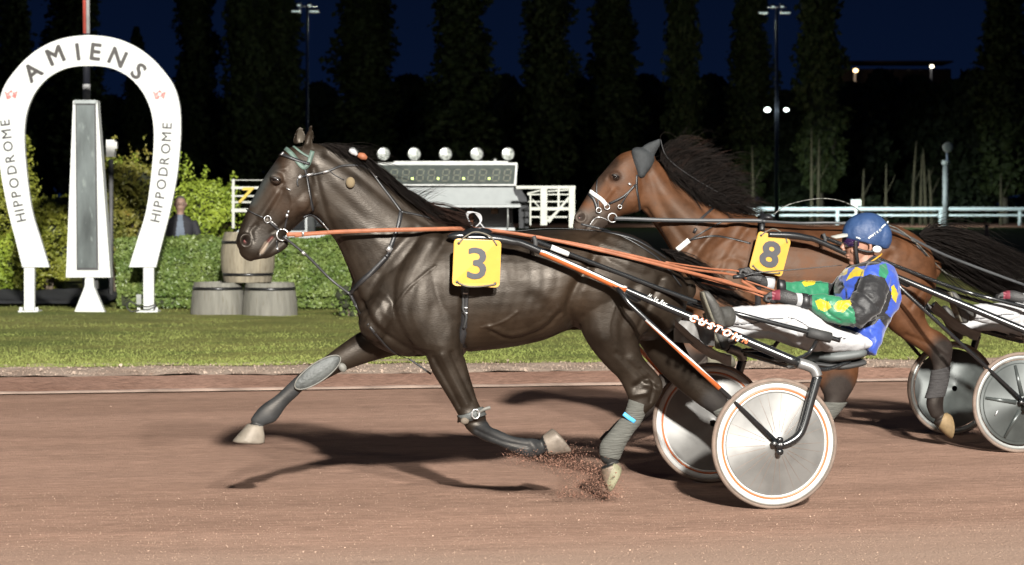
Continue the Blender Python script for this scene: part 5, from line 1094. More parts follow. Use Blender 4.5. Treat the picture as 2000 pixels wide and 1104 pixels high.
# ================================================================== SULKIES
def sulky(K, origin, th, label, R, scheme):
    """racing sulky traced at the near one; both sides mirrored about the centre plane"""
    root = empty('sulky', (origin[0], origin[1], 0), th, label, 'sulky', 'two wheeled racing sulkies')
    GB = M['gloss_black']; zc = R; dz = R-.357
    def Kp(px, py, w, m=1): p = K(px, py, w); return Vector((p.x, w*m, p.z+(dz if scheme else 0)))
    hub = K(1515, 866, -.59); hub = Vector((0, -.59, R))
    for m in (1, -1):
        # shaft: tip beside the saddle, straight along the flank, then down to the fork
        path = [(905,464,-.335),(960,466,-.34),(1000,472,-.345),(1040,484,-.35),(1220,565,-.385),(1400,641,-.50),(1560,709,-.632)]
        P = [Kp(x, y, w, m) for x, y, w in path]
        sm = MB(); sm.tube(P, [.020, .024, .021, .018, .019, .024, .025], 14, 6); sh = sm.build('shaft', GB, root)
        if m == 1:
            mm = MB(); mm.tube([Kp(1055,491,-.352), Kp(1130,524,-.367), Kp(1222,566,-.386)], .0195, 14, 6); 
        j = P[-1]; el = MB(); el.tube([j, j+Vector((.075, -.012*m, -.028)), j+Vector((.100, -.02*m, -.075))], [.029, .030, .028], 14, 5); el.build('elbow', M['chrome'] if not scheme else GB, sh)
        h = Vector((0, -.59*m+.065*m*0, R)); ho = Vector((0, (-.59-.075)*m, R))
        # bent fork arm outside the wheel and stay brace
        a0 = j+Vector((.100, -.02*m, -.07)); fk = MB()
        fk.tube([a0, a0.lerp(Vector((.138, -.664*m, R+.10)), .5), Vector((.138, -.664*m, R+.10)), Vector((.105, -.668*m, R+.045)), Vector((.045, -.672*m, R+.010)), Vector((0, -.672*m, R))], [.027, .026, .025, .023, .019, .014], 14, 6)
        fk.build('fork', GB, root)
        b0 = Kp(1205, 560, -.385, m); b1 = Kp(1228, 592, -.41, m); bb = MB(); bb.tube([b0, b1, Vector((-.02, -.675*m, R+.02))], [.016, .014, .0125], 12, 1); bb.build('stay', GB, root)
        if not scheme:
            bp0 = b1.lerp(Vector((-.02, -.675*m, R+.02)), .12); bp1 = b1.lerp(Vector((-.02, -.675*m, R+.02)), .62)
            bb = MB(); bb.tube([bp0, bp1], .0140, 12, 1); bb.build('painted_sleeve', M['sleeve'], root)
            if m == 1:
                mm.build('painted_sleeve', M['sleeve'], root)
        gs = MB(); gs.prism([(0,0),(.13,-.055),(.16,-.045),(.175,-.10),(.15,-.105),(.05,-.05)], .012, lambda x, y, d: Kp(1190,553,-.385,m)+Vector((x, -.012*m+d*m, y))); gs.build('gusset', GB, root)
        # axle bracket with bolts
        bk = MB()
        for (x, z, r) in ((0, .03, .016), (0, 0, .022), (0, -.035, .017), (-.03, .012, .016)): bk.lathe([(0, -.012), (r, -.012), (r, .012), (0, .012)], Matrix.Translation((x-.002, -.684*m, R+z))@Matrix.Rotation(math.pi/2*m, 4, 'X'), 18)
        br_ = bk.build('axle_bracket', GB, root)
        bo = MB()
        for (x, z) in ((-.034, .012), (.004, .006)): bo.lathe([(0, .017), (.008, .016), (.009, .012)], Matrix.Translation((x-.002, -.684*m, R+z))@Matrix.Rotation(math.pi/2*m, 4, 'X'), 14)
        bo.build('bolt', M['chrome'], br_)
        # wheel
        T = Matrix.Translation((0, -.59*m, R))@Matrix.Rotation(math.radians(1.5)*m, 4, 'X')@Matrix.Rotation(math.pi/2*m, 4, 'X')
        q = R/.357; dm = MB(); dm.lathe([(.020, .060), (.028, .058), (.06*q, .048), (.276*q, .012), (.2825*q, .007), (.300*q, .004), (.300*q, -.006), (.06*q, -.048), (.02, -.055)], T, 96)
        wh = dm.build('wheel', M['disc'] if not scheme else M['disc_dark'], root, auto=25)
        if not scheme:
            for k in range(26):
                a = math.radians(k*360/26+3*(k % 2)); r_ = MB(); r_.tube([T@Vector((.07*math.cos(a), .07*math.sin(a), .0472)), T@Vector((.272*math.cos(a), .272*math.sin(a), .0126))], [.0014, .0007], 5, 1, False); r_.build('spoke', M['spoke'], wh)
        t_ = MB(); ww = .0155
        t_.lathe([(.331*q+.0125+.0125*math.cos(a), ww*math.sin(a)*1.0) for a in [2*math.pi*k/16 for k in range(16)]], T, 96, True); t_.build('tyre', M['tyre'], wh)
        z0 = .0125
        if not scheme:
            for nm, r0, r1, mt_ in (('rim', .3035, .334, 'rim_white'), ('rim_stripe', .2925, .3035, 'orange_paint'), ('rim_inner', .2825, .2925, 'rim_white')):
                r_ = MB(); r_.lathe([(r0*q, z0+.002), (r1*q, z0), (r1*q, -z0), (r0*q, -z0)], T, 96, True); r_.build(nm, M[mt_], wh)
            r_ = MB(); r_.lathe([(.3295*q, z0+.0045), (.337*q, z0+.003), (.337*q, z0-.002), (.3295*q, z0)], T, 96, True); r_.build('rim_edge', M['dust_ring'], wh)
        else:
            r_ = MB(); r_.lathe([(.311*q, z0+.003), (.327*q, z0), (.335*q, z0-.004), (.335*q, -z0), (.311*q, -z0)], T, 96, True); r_.build('rim', M['steel_rim'], wh)
            r_ = MB()
            for k in range(5):
                a = math.radians(100+72*k+24*(m < 0)); r_.tube([T@Vector((.05*math.cos(a), .05*math.sin(a), .052)), T@Vector((.27*q*math.cos(a), .27*q*math.sin(a), .014))], [.016, .010], 8, 1)
            r_.build('spoke', M['disc_dark'], wh)
            for a in (60, 200, 330):
                r_ = MB(); c = T@Vector((.2*q*math.cos(a*math.pi/180), .2*q*math.sin(a*math.pi/180), .03)); r_.ell(c, (.007, .004, .022), Matrix.Rotation(.5, 3, 'Y')); r_.build('slot', M['chrome'], wh)
    # inner rails under the driver's legs
    for m in (1, -1):
        P = [Kp(1038,468,-.30,m), Kp(1075,482,-.29,m), Kp(1310,572,-.25,m), Kp(1400,602,-.25,m), Kp(1455,617,-.32,m), Kp(1600,654,-.335,m), Kp(1640,665,-.335,m)]
        t_ = MB(); t_.tube(P, [.016, .0135, .0135, .0135, .0135, .0135, .0135], 12, 6); t_.build('leg_rail', GB, root)
        t_ = MB(); t_.tube([Kp(1578,649,-.335,m), Kp(1622,660,-.335,m)], .030, 14, 1); t_.build('rail_grip', M['rubber'], root)
        if not scheme:
            t_ = MB(); t_.tube([Kp(1076,483,-.29,m), Kp(1110,497,-.287,m)], .0155, 12, 1); t_.build('white_sleeve', M['white_sign'], root)
        t_ = MB(); t_.tube([Kp(1042,462,-.32,m), Kp(1046,474,-.33,m), Kp(1044,488,-.35,m)], .013, 8, 3); t_.build('clamp', M['rubber'], root)
        t_ = MB(); t_.tube([Kp(1600,656,-.335,m), Kp(1580,690,-.30,m), Kp(1545,705,-.44,m)], .012, 8, 3); t_.build('rail_stay', GB, root)
        # stirrup
        t_ = MB(); t_.tube([Kp(1420,650,-.43,m), Kp(1412,640,-.36,m), Kp(1400,644,-.32,m)], .012, 8, 2); t_.build('stirrup', GB, root)
    # cross tube arch and seat
    s = MB(); s.tube([Kp(1560,709,-.475), Kp(1545,712,-.30), Kp(1550,706,-.1), Kp(1550,706,.1), Kp(1545,712,.30), Kp(1560,709,-.475,-1)], .026, 14, 6); s.build('cross_tube', GB, root)
    s = MB(); loft(s, Lf, [(1574,696,1600,706,0,.06),(1600,684,1612,708,0,.15),(1640,678,1645,704,0,.17),(1668,674,1668,700,0,.16),(1684,680,1680,696,0,.10)], 24, 4, 2.4); so = s.build('seat', M['seat_grey'], root)
    s = MB(); loft(s, Lf, [(1575,705,1585,714,0,.09),(1630,706,1635,722,0,.12),(1678,700,1680,714,0,.10)], 20, 4, 2.4); s.build('seat_pan', M['rubber'], root)
    for m in (1, -1):
        s = MB(); s.tube([Kp(1590,710,-.10,m), Kp(1548,708,-.16,m)], .014, 8, 1); s.tube([Kp(1660,706,-.10,m), Kp(1610,722,-.14,m), Kp(1552,710,-.2,m)], .012, 8, 3); s.build('seat_bracket', GB, root)
    # mud flap between horse and driver
    s = MB(); v = []; f = []; NX, NY = 14, 14
    for jx in range(NX+1):
        for iy in range(NY+1):
            u, t = jx/NX, iy/NY; w = -.30+.60*t; x = 1318+u*110; y = 622+u*20+ (52*math.sin(u*1.6))*1.0
            p = Kp(x, y, w); p.z += .02*mnoise.noise(Vector((u*5, t*6, 1)))+.05*(abs(t-.5)*2)**2-.05; v.append(p)
    n_ = len(v); v += [p+Vector((.002, 0, -.006)) for p in v[:n_]]
    for jx in range(NX):
        for iy in range(NY):
            a = jx*(NY+1)+iy; f.append((a, a+1, a+NY+2, a+NY+1)); f.append((n_+a+NY+1, n_+a+NY+2, n_+a+1, n_+a))
    s.add(v, f); s.cards = True; s.build('mud_flap', M['flap'], root)
    if not scheme:
        # hanging part of the flap seen below the shaft
        s = MB(); v = []; f = []; 
        for i in range(15):
            for jx in range(9):
                u, t = i/14, jx/8; x = 1316+u*80; y0 = 624+u*10; y1 = 668+u*8; p = Kp(x, y0+(y1-y0)*t, -.08-.015*math.sin(u*14+t*2)-.02*t); v.append(p)
        n_ = len(v); v += [p+Vector((0, .005, 0)) for p in v[:n_]]
        for i in range(14):
            for jx in range(8):
                a = i*9+jx; f.append((a, a+1, a+10, a+9)); f.append((n_+a+9, n_+a+10, n_+a+1, n_+a))
        s.add(v, f); s.cards = True; s.build('side_flap', M['flap'], root)
        # lettering on the shaft
        CW = -.545
        def word(txt, x0, y0, x1, y1, h, mt_, ital, sxx, bold=0, wlat=-.45, nm='lettering', lift=.002):
            a, b = Kp(x0, y0, wlat), Kp(x1, y1, wlat); d = (b-a); L_ = d.length; ang = math.atan2(d.z, d.x); gl = [glyph(c, bold, ital)[2] if c != ' ' else .35 for c in txt]
            s_ = h/.70*sxx; tot = sum(gl)*s_; gap = (L_-tot)/max(1, len(txt)-1); pos = 0; mb = MB()
            for c, g in zip(txt, gl):
                if c != ' ':
                    p = a+d.normalized()*(pos+g*s_/2); put(mb, c, Matrix.Translation(p)@Matrix.Rotation(-ang, 4, 'Y')@Matrix.Rotation(math.pi/2, 4, 'X'), h, bold, ital, sxx)
                pos += g*s_+gap
            mb.build(nm, mt_, root, smooth=False)
        word('CUSTOM', 1348, 619, 1447, 662, .036, M['white_sign'], .30, 1.0, .035, CW-.012)
        word('CUSTOM', 1348, 619, 1447, 662, .036, M['orange_paint'], .30, 1.0, .10, CW-.003, 'letter_outline')
        word('MS', 1449, 664, 1462, 669, .022, M['orange_paint'], .35, 1.1, .04, CW-.03)
        word('H. Le Bec', 1266, 576, 1303, 594, .020, M['white_sign'], .4, .8, .01, -.455)
    else:
        mm = MB(); mm.tube([Kp(1330,612,-.437), Kp(1420,650,-.452)], .006, 8, 1); mm.build('yellow_lettering', mat('pale_yellow', (.45, .42, .12), .5, var=.6, vs_=60), root)
    return root
Lf = K1
def radial_mat(name, c1, rough, metal, dark):
    m, n, b, N = nodes(name); b.inputs['Metallic'].default_value = metal; b.inputs['Roughness'].default_value = rough
    t = N('ShaderNodeTexCoord'); z = N('ShaderNodeTexNoise'); z.inputs['Scale'].default_value = 9; z.inputs['Detail'].default_value = 9; n.links.new(t.outputs['Object'], z.inputs['Vector'])
    r = N('ShaderNodeValToRGB'); r.color_ramp.elements[0].position = .35; r.color_ramp.elements[0].color = (*[x*dark for x in c1], 1); r.color_ramp.elements[1].position = .6; r.color_ramp.elements[1].color = (*c1, 1)
    n.links.new(z.outputs['Fac'], r.inputs[0]); n.links.new(r.outputs[0], b.inputs['Base Color'])
    b.inputs['Anisotropic'].default_value = .7; tg = N('ShaderNodeTangent'); tg.direction_type = 'RADIAL'; tg.axis = 'Y'; n.links.new(tg.outputs[0], b.inputs['Tangent'])
    return m
M['disc'] = radial_mat('spun_aluminium', (.165, .162, .155), .42, .38, .80)
M['disc_dark'] = radial_mat('dark_disc', (.055, .062, .060), .4, .3, .75)
M['steel_rim'] = mat('polished_rim', (.26, .27, .26), .4, .4)
M['dust_ring'] = mat('dusty_rim_edge', (.10, .085, .07), .8, var=.3)
M['seat_grey'] = mat('grey_vinyl', (.075, .082, .082), .6, var=.15)
M['flap'] = mat('dusty_white_flap', (.14, .135, .13), .7, var=.35, vs_=7, bump=.5, bs=12)
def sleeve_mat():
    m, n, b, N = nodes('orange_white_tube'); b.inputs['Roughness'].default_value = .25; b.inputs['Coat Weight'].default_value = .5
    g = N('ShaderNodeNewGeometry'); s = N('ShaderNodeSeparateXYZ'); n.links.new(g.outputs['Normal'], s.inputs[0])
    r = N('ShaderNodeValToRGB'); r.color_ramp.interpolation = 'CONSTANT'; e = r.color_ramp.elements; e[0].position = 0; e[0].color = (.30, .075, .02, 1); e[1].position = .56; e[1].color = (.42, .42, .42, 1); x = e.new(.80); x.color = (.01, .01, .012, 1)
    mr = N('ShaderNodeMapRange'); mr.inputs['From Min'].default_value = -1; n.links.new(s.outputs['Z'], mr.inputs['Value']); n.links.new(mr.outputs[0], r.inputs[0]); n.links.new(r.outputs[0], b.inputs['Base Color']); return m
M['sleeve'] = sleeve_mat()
sulky(K1, K1.o, K1.th, 'black sulky with orange lettering and silver disc wheels ringed white and orange', .357, 0)
sulky(K1, K2.o, K2.th, 'black sulky with dark grey disc wheels at the right edge behind the bay horse', .335, 1)
# ================================================================== PEOPLE
def mesh_px(me, K): P = coords(me); return P, *K.px(P)
def zone_faces(me, fn):
    """material index per face from its centre"""
    n = len(me.polygons); c = np.empty(n*3, np.float32); me.polygons.foreach_get('center', c); c = c.reshape(-1, 3).astype(np.float64)
    me.polygons.foreach_set('material_index', fn(c).astype(np.int32))
def inpoly(X, Yp, poly):
    r = np.zeros(X.shape, bool); n = len(poly)
    for i in range(n):
        x0, y0 = poly[i]; x1, y1 = poly[(i+1) % n]
        c = ((y0 > Yp) != (y1 > Yp)) & (X < (x1-x0)*(Yp-y0)/((y1-y0) if y1 != y0 else 1e-9)+x0); r ^= c
    return r
def hand(mb, K, wr, palm, curl, w, s=1.0):
    """gloved fist: wrist point, palm centre, four unequal fingers curling towards 'curl' and a thumb on top"""
    a, c = K(*wr, w), K(*palm, w); d = (c-a).normalized(); side = Vector((0, 1, 0)); up = side.cross(d); up = up if up.z > 0 else -up
    mb.ell(c, (.045*s, .030*s, .036*s), n=16); mb.tube([a, a.lerp(c, .6), c], [.030*s, .030*s, .034*s], 12, 3)
    for i, (ln, wd) in enumerate(((.030, -.024), (.036, -.008), (.033, .008), (.026, .023))):
        k = c+d*.030*s+side*wd*s+up*.012*s; p1 = k+d*ln*.75*s+up*.004; p2 = p1+d*.006-up*.026*s; p3 = p2-d*.024*s-up*.006*s
        mb.tube([c+d*.01*s+side*wd*.9*s+up*.01, k, p1, p2, p3], [.011*s, .0105*s, .010*s, .0092*s, .008*s], 10, 3)
    t0 = c+side*(-.024)*s+up*.016*s-d*.01; mb.tube([t0, t0+d*.028*s+up*.016*s, t0+d*.054*s+up*.006*s+side*.010*s], [.0125*s, .0115*s, .0095*s], 10, 3)
def driver(origin, th, label, colours, off=(0, 0, 0)):
    K = K1; root = empty('person', (origin[0], origin[1], 0), th, label, 'person', 'sulky drivers')
    base = empty('tmp', (0, 0, 0)); bpy.data.objects.remove(base)
    kids = []
    def LK(name, me, mt_, par=None): o = link(name, me, mt_, par or root); (kids.append(o) if par is None else None); return o
    def BD(m, name, mt_, par=None, **k): o = m.build(name, mt_, par or root, **k); (kids.append(o) if par is None else None); return o
    # head and neck: one skin with nose, lips, chin, ears
    mb = MB()
    loft(mb, K, [(1664,528,1712,520,0,.062),(1668,510,1708,505,0,.055),(1672,494,1706,490,0,.054),(1676,480,1704,476,0,.052)], 24, 4)
    loft(mb, K, [(1664,516,1684,514,0,.030),(1657,507,1692,500,0,.047),(1654,496,1702,490,0,.060),(1652,482,1712,478,0,.068),(1650,470,1718,464,0,.073),(1653,452,1720,446,0,.076),(1664,436,1714,432,0,.066),(1678,428,1700,427,0,.04)], 28, 5, 2.1, .3)
    nk = K(1649, 485, 0); mb.tube([K(1654,468,0), K(1648,480,0), K(1643,486,0)], [.010, .014, .013], 12, 3); mb.ell(K(1648,488,-.012), (.010, .009, .008)); mb.ell(K(1648,488,.012), (.010, .009, .008))
    mb.ell(K(1654,499,0), (.010, .022, .0055)); mb.ell(K(1656,504,0), (.010, .020, .006)); mb.ell(K(1664,514,0), (.018, .022, .014)); mb.ell(K(1668,490,-.042), (.022, .014, .018)); mb.ell(K(1668,490,.042), (.022, .014, .018)); mb.ell(K(1655,468,0), (.012, .045, .008))
    for s in (-1, 1): mb.tube([K(1696,474,s*.078), K(1700,479,s*.084), K(1699,488,s*.082), K(1694,493,s*.078)], [.008, .010, .009, .006], 8, 3)
    me = fuse(mb, .0035, 2); LK('head', me, M['skin'])
    # helmet with cover, peak, goggles and chin harness
    hb = MB(); hb.ell(K(1691, 457, 0), (.141, .108, .124), Matrix.Rotation(-.12, 3, 'Y'), 40); hb.ell(K(1716, 462, 0), (.075, .098, .098), None, 24)
    pz, pb = K(1640, 464, 0), K(1742, 491, 0)
    hb.v = [(x, y, max(z, pz.z+(pb.z-pz.z)*(x-pz.x)/(pb.x-pz.x))) for x, y, z in hb.v]
    hm = fuse(hb, .006, 4); P = coords(hm); P += norms(hm)*np.array([.003*mnoise.noise(Vector(p)*14) for p in P])[:, None]; setco(hm, P); he = LK('helmet', hm, colours['helmet'])
    pk = MB(); v = []; f = []
    for i in range(13):
        a = -1+2*i/12; 
        for t in (0, 1):
            for k in (0, 1):
                p0 = K(1656, 458, a*.078); p1 = K(1622, 464, a*.045); p0.z -= .006*abs(a); p1.x += .035*a*a; q = p0.lerp(p1, t); q.z -= .008*k-.012*(1-a*a)*(1-t*.3); v.append(q)
    for i in range(12):
        b = i*4; f += [(b, b+4, b+6, b+2), (b+1, b+3, b+7, b+5), (b+2, b+6, b+7, b+3), (b, b+1, b+5, b+4)]
    f += [(0, 2, 3, 1), (48, 49, 51, 50)]
    pk.add(v, f); pk.build('peak', M['peak'], he)
    gg = MB(); v = []; 
    for i in range(11):
        a = math.radians(-78+156*i/10); c = K(1672, 472, 0)
        for dz in (.022, .0, -.024):
            rr = .078+(.006 if dz == 0 else 0); v.append(c+Vector((-rr*math.cos(a)*1.0, rr*math.sin(a)*.98, dz-.010*(1-abs(math.sin(a)))*(dz < 0))))
    n_ = len(v); v += [p+Vector((.006, 0, 0)) for p in v[:n_]]; f = []
    for i in range(10):
        for k in (0, 1): a = i*3+k; f += [(a, a+1, a+4, a+3), (n_+a+3, n_+a+4, n_+a+1, n_+a)]
        f += [(i*3, i*3+3, n_+i*3+3, n_+i*3), (i*3+2, n_+i*3+2, n_+i*3+5, i*3+5)]
    gg.add(v, f); BD(gg, 'goggles', M['goggle'])
    for s in (-1, 1):
        st = MB(); st.ribbon([K(1672,470,s*.085), K(1672,485,s*.080), K(1674,505,s*.068), K(1676,517,s*.035)], .020, .005, (1, 0, 0), 4); st.ribbon([K(1676,487,s*.083), K(1700,492,s*.086), K(1722,484,s*.088)], .013, .006, (0, 0, 1), 4); BD(st, 'chin_strap', M['leather'])
    st = MB(); st.ell(K(1713,487,-.088), (.028, .012, .020)); BD(st, 'ear_guard', M['white_sign'])
    st = MB(); 
    def hb_strip(x0, y0, x1, y1, w_, mt_, nm):
        bvx = bvh_of(hm); m_ = MB(); strap(m_, K, bvx, [(x0, y0), ((x0+x1)/2, (y0+y1)/2-1), (x1, y1)], w_, thick=.002, lift=.003); m_.build(nm, mt_, he)
    if colours['marks']:
        hb_strip(1696,466,1706,459,.010, M['white_sign'], 'white_dash'); hb_strip(1721,446,1729,439,.009, M['white_sign'], 'white_dash'); hb_strip(1733,436,1735,433,.008, M['white_sign'], 'white_dash')
        hb_strip(1672,464,1680,467,.008, M['white_sign'], 'white_dash')
        bvx = bvh_of(hm); pp, nn = surf(K, bvx, [(1708,457),(1713,453.5),(1718,450)], .005, 5)
        m_ = MB(); d = (pp[-1]-pp[0]).normalized(); nn_ = nn[1]; up = nn_.cross(d); up = up if up.z > 0 else -up
        for i, ch in enumerate('TKO'):
            Mx = Matrix((( d.x, up.x, nn_.x), (d.y, up.y, nn_.y), (d.z, up.z, nn_.z))).to_4x4(); c = pp[0].lerp(pp[-1], i/2); Mx.translation = c; put(m_, ch, Mx, .013, .02)
        m_.build('helmet_lettering', M['white_sign'], he, smooth=False)
    # silks
    mb = MB()
    loft(mb, K, [(1676,510,1716,506,0,.065),(1662,521,1728,514,0,.12),(1648,534,1742,524,0,.178),(1636,556,1752,552,0,.195),(1632,585,1755,582,0,.19),(1640,618,1742,612,0,.175),(1650,645,1726,640,0,.165),(1664,668,1714,668,0,.165),(1676,684,1702,690,0,.150)], 36, 5, 2.2, .3)
    loft(mb, K, [(1690,518,1738,540,-.150,.055),(1676,548,1738,566,-.19,.066),(1660,584,1728,592,-.225,.070),(1652,600,1712,624,-.240,.064),(1640,600,1680,642,-.250,.060)], 24, 5)
    loft(mb, K, [(1672,592,1690,636,-.25,.058),(1645,580,1655,640,-.25,.062),(1620,574,1622,632,-.235,.054),(1598,572,1596,616,-.21,.046),(1578,575,1577,603,-.19,.036)], 24, 5, 2, .15)
    loft(mb, K, [(1655,524,1700,540,.15,.055),(1632,545,1672,570,.19,.06),(1620,560,1650,598,.205,.055)], 24, 4)
    loft(mb, K, [(1650,562,1640,600,.20,.055),(1618,552,1612,606,.20,.055),(1585,548,1582,598,.17,.048),(1555,547,1555,586,.13,.04),(1532,548,1531,573,.10,.032)], 24, 5, 2, .15)
    sm = fuse(mb, .0055, 3); P, X, Yp = mesh_px(sm, K); N = norms(sm)
    wr = np.array([.010*mnoise.noise(Vector((p[0]*8, p[1]*8, p[2]*12)))-.012*abs(mnoise.noise(Vector((p[0]*13+p[2]*9, p[1]*9, p[2]*7-p[0]*5))))+.003*mnoise.noise(Vector((p[0]*34, p[1]*24, p[2]*34))) for p in P])
    for pl, w_, d_ in [([(1652,560),(1690,575),(1715,600)], 4, -.008), ([(1690,640),(1712,620),(1735,618)], 4, -.012), ([(1612,585),(1616,610),(1640,628)], 3, -.008), ([(1652,600),(1668,612),(1672,640)], 5, -.010), ([(1640,555),(1650,575),(1640,600)], 4, -.01), ([(1700,650),(1712,665),(1700,685)], 4, .008)]:
        wr += d_*np.exp(-(pdist(X, Yp, pl)/w_)**2)*(P[:, 1] < 0)
    P += N*wr[:, None]; setco(sm, P)
    if colours['pattern']:
        def fz(c):
            X, Yp = K.px(c); near = c[:, 1] < -.135; r = np.zeros(len(c))                        # 0 blue
            arm = near & inpoly(X, Yp, [(1700,535),(1728,543),(1742,575),(1733,606),(1708,634),(1676,645),(1560,625),(1560,565),(1640,565),(1668,548)]); far = (c[:, 1] > .09) | ((c[:, 1] > .03) & (X < 1590))
            r[arm] = 1                                                                             # black upper sleeve
            up = inpoly(X, Yp, [(1626,520),(1672,505),(1720,508),(1738,522),(1700,526),(1668,545),(1645,548)]) & (c[:, 1] < .3) & ~arm
            gr = near & inpoly(X, Yp, [(1582,565),(1640,570),(1655,588),(1668,606),(1672,632),(1640,640),(1600,632),(1580,610)]); r[gr] = 2
            r[far & (X < 1622) & (X > 1527)] = 2; r[far & (X >= 1618) & (X < 1640)] = 1
            r[inpoly(X, Yp, [(1718,518),(1730,514),(1736,532),(1730,545),(1716,538)]) & ~arm] = 2
            ye = [[(1592,588),(1602,584),(1618,590),(1624,600),(1612,609),(1598,604)], [(1628,598),(1636,588),(1660,586),(1663,594),(1648,610),(1634,608)], [(1640,523),(1656,526),(1654,536),(1640,540)], [(1660,534),(1672,520),(1688,528),(1686,540),(1670,540),(1652,549)], [(1741,560),(1746,556),(1754,574),(1750,592),(1742,582)]]
            for i, pl in enumerate(ye):
                m_ = inpoly(X, Yp, pl); r[m_ & ((near & arm) | (near & gr) if i < 2 else (c[:, 1] < .12))] = 3
            r[far & inpoly(X, Yp, [(1566,552),(1580,543),(1598,541),(1590,556),(1572,560)])] = 3
            r[(c[:, 1] < .05) & inpoly(X, Yp, [(1714,618),(1722,606),(1742,622),(1730,640)])] = 1; r[inpoly(X, Yp, [(1648,508),(1725,498),(1728,508),(1716,516),(1672,522),(1655,524)])] = 1
            r[near & (X < 1586) & (X > 1570)] = 1; r[far & (X < 1532)] = 1; r[inpoly(X, Yp, [(1618,548),(1632,528),(1640,548),(1650,560),(1640,575),(1622,570)]) & (c[:, 1] > -.1)] = 1
            return r
        zone_faces(sm, fz)
    LK('racing_silks', sm, colours['silks'])
    st = MB(); st.tube([K(1672,519,-.035), K(1680,520,-.06), K(1700,512,-.072), K(1718,500,-.05), K(1722,496,0), K(1718,500,.05), K(1698,512,.07), K(1674,518,.035), K(1672,519,-.035)], .0045, 8, 4); BD(st, 'collar_piping', M['yellow'])
    # cuffs and gloves
    for pts in ([(1578,574,1578,604,-.19,.037),(1566,572,1563,603,-.18,.036)], [(1532,547,1532,574,.10,.033),(1520,545,1520,572,.09,.033)]):
        c_ = MB(); loft(c_, K, pts, 20, 3, 2, .05); BD(c_, 'black_cuff', M['leather'])
    for pts in ([(1566,573,1562,600,-.178,.034),(1553,572,1551,596,-.165,.033)], [(1512,542,1508,569,.085,.032),(1495,540,1492,564,.07,.031)]):
        c_ = MB(); loft(c_, K, pts, 20, 3, 2, .05); BD(c_, 'white_cuff', M['white_cloth'])
    c_ = MB(); loft(c_, K, [(1553,572,1551,597,-.165,.036),(1535,566,1530,594,-.15,.036),(1520,566,1516,590,-.13,.034)], 20, 3); hand(c_, K, (1535,580), (1512,582), (0, 0), -.11, .95); gm = fuse(c_, .0032, 2); 
    zone_faces(gm, lambda c: ((K.px(c)[0] < 1524) & (K.px(c)[1] < 586) & (K.px(c)[0] > 1508)).astype(int)); LK('glove', gm, [M['glove'], M['glove_red']])
    c_ = MB(); loft(c_, K, [(1496,541,1492,564,.07,.033),(1478,530,1474,558,.055,.034)], 20, 3); hand(c_, K, (1485,546), (1462,538), (0, 0), .04, 1.0); gm = fuse(c_, .0032, 2); LK('glove', gm, M['glove'])
    # breeches
    mb = MB(); 
    loft(mb, K, [(1610,655,1632,688,0,.10),(1640,640,1656,688,0,.165),(1680,650,1690,684,0,.165)], 30, 4, 2.2)
    loft(mb, K, [(1678,650,1676,688,-.09,.09),(1640,638,1618,689,-.11,.095),(1602,616,1576,684,-.15,.088),(1570,601,1546,668,-.165,.078),(1550,597,1528,655,-.18,.070),(1520,595,1506,648,-.20,.062),(1478,597,1470,646,-.225,.058),(1440,599,1440,640,-.262,.048),(1414,600,1416,637,-.305,.040)], 28, 5, 2, .15)
    loft(mb, K, [(1678,652,1676,688,.09,.09),(1635,636,1612,688,.11,.095),(1592,620,1566,684,.15,.085),(1550,612,1524,668,.19,.076),(1505,612,1492,662,.23,.064),(1462,626,1456,664,.28,.055),(1420,640,1420,672,.31,.042)], 28, 5, 2, .15)
    bm_ = fuse(mb, .006, 4); P, X, Yp = mesh_px(bm_, K); N = norms(bm_)
    wr = np.array([.006*mnoise.noise(Vector((p[0]*8, p[1]*8, p[2]*12)))+.003*mnoise.noise(Vector(p)*28) for p in P])
    for pl, w_, d_ in [([(1560,605),(1548,630),(1560,660)], 5, -.009), ([(1470,602),(1480,620),(1474,640)], 4, -.006), ([(1620,650),(1600,668),(1606,685)], 4, -.008), ([(1440,604),(1446,622),(1440,636)], 4, -.005)]: wr += d_*np.exp(-(pdist(X, Yp, pl)/w_)**2)*(P[:, 1] < 0)
    for pl in ([(1418,636),(1436,634),(1470,632),(1500,624),(1528,622),(1552,623),(1580,640),(1612,656),(1640,660),(1652,662)], [(1500,648),(1522,638),(1540,632)]): wr += -.004*np.exp(-(pdist(X, Yp, pl)/1.6)**2)*(P[:, 1] < 0)
    P += N*wr[:, None]; setco(bm_, P)
    zone_faces(bm_, lambda c: ((pdist(*K.px(c), [(1418,637),(1436,634),(1470,632),(1500,624),(1528,622),(1552,623),(1580,640),(1612,656),(1640,660),(1652,662)]) < .9) & (c[:, 1] < -.05)).astype(int)); LK('breeches', bm_, [M['white_breeches'], M['black_ink']])
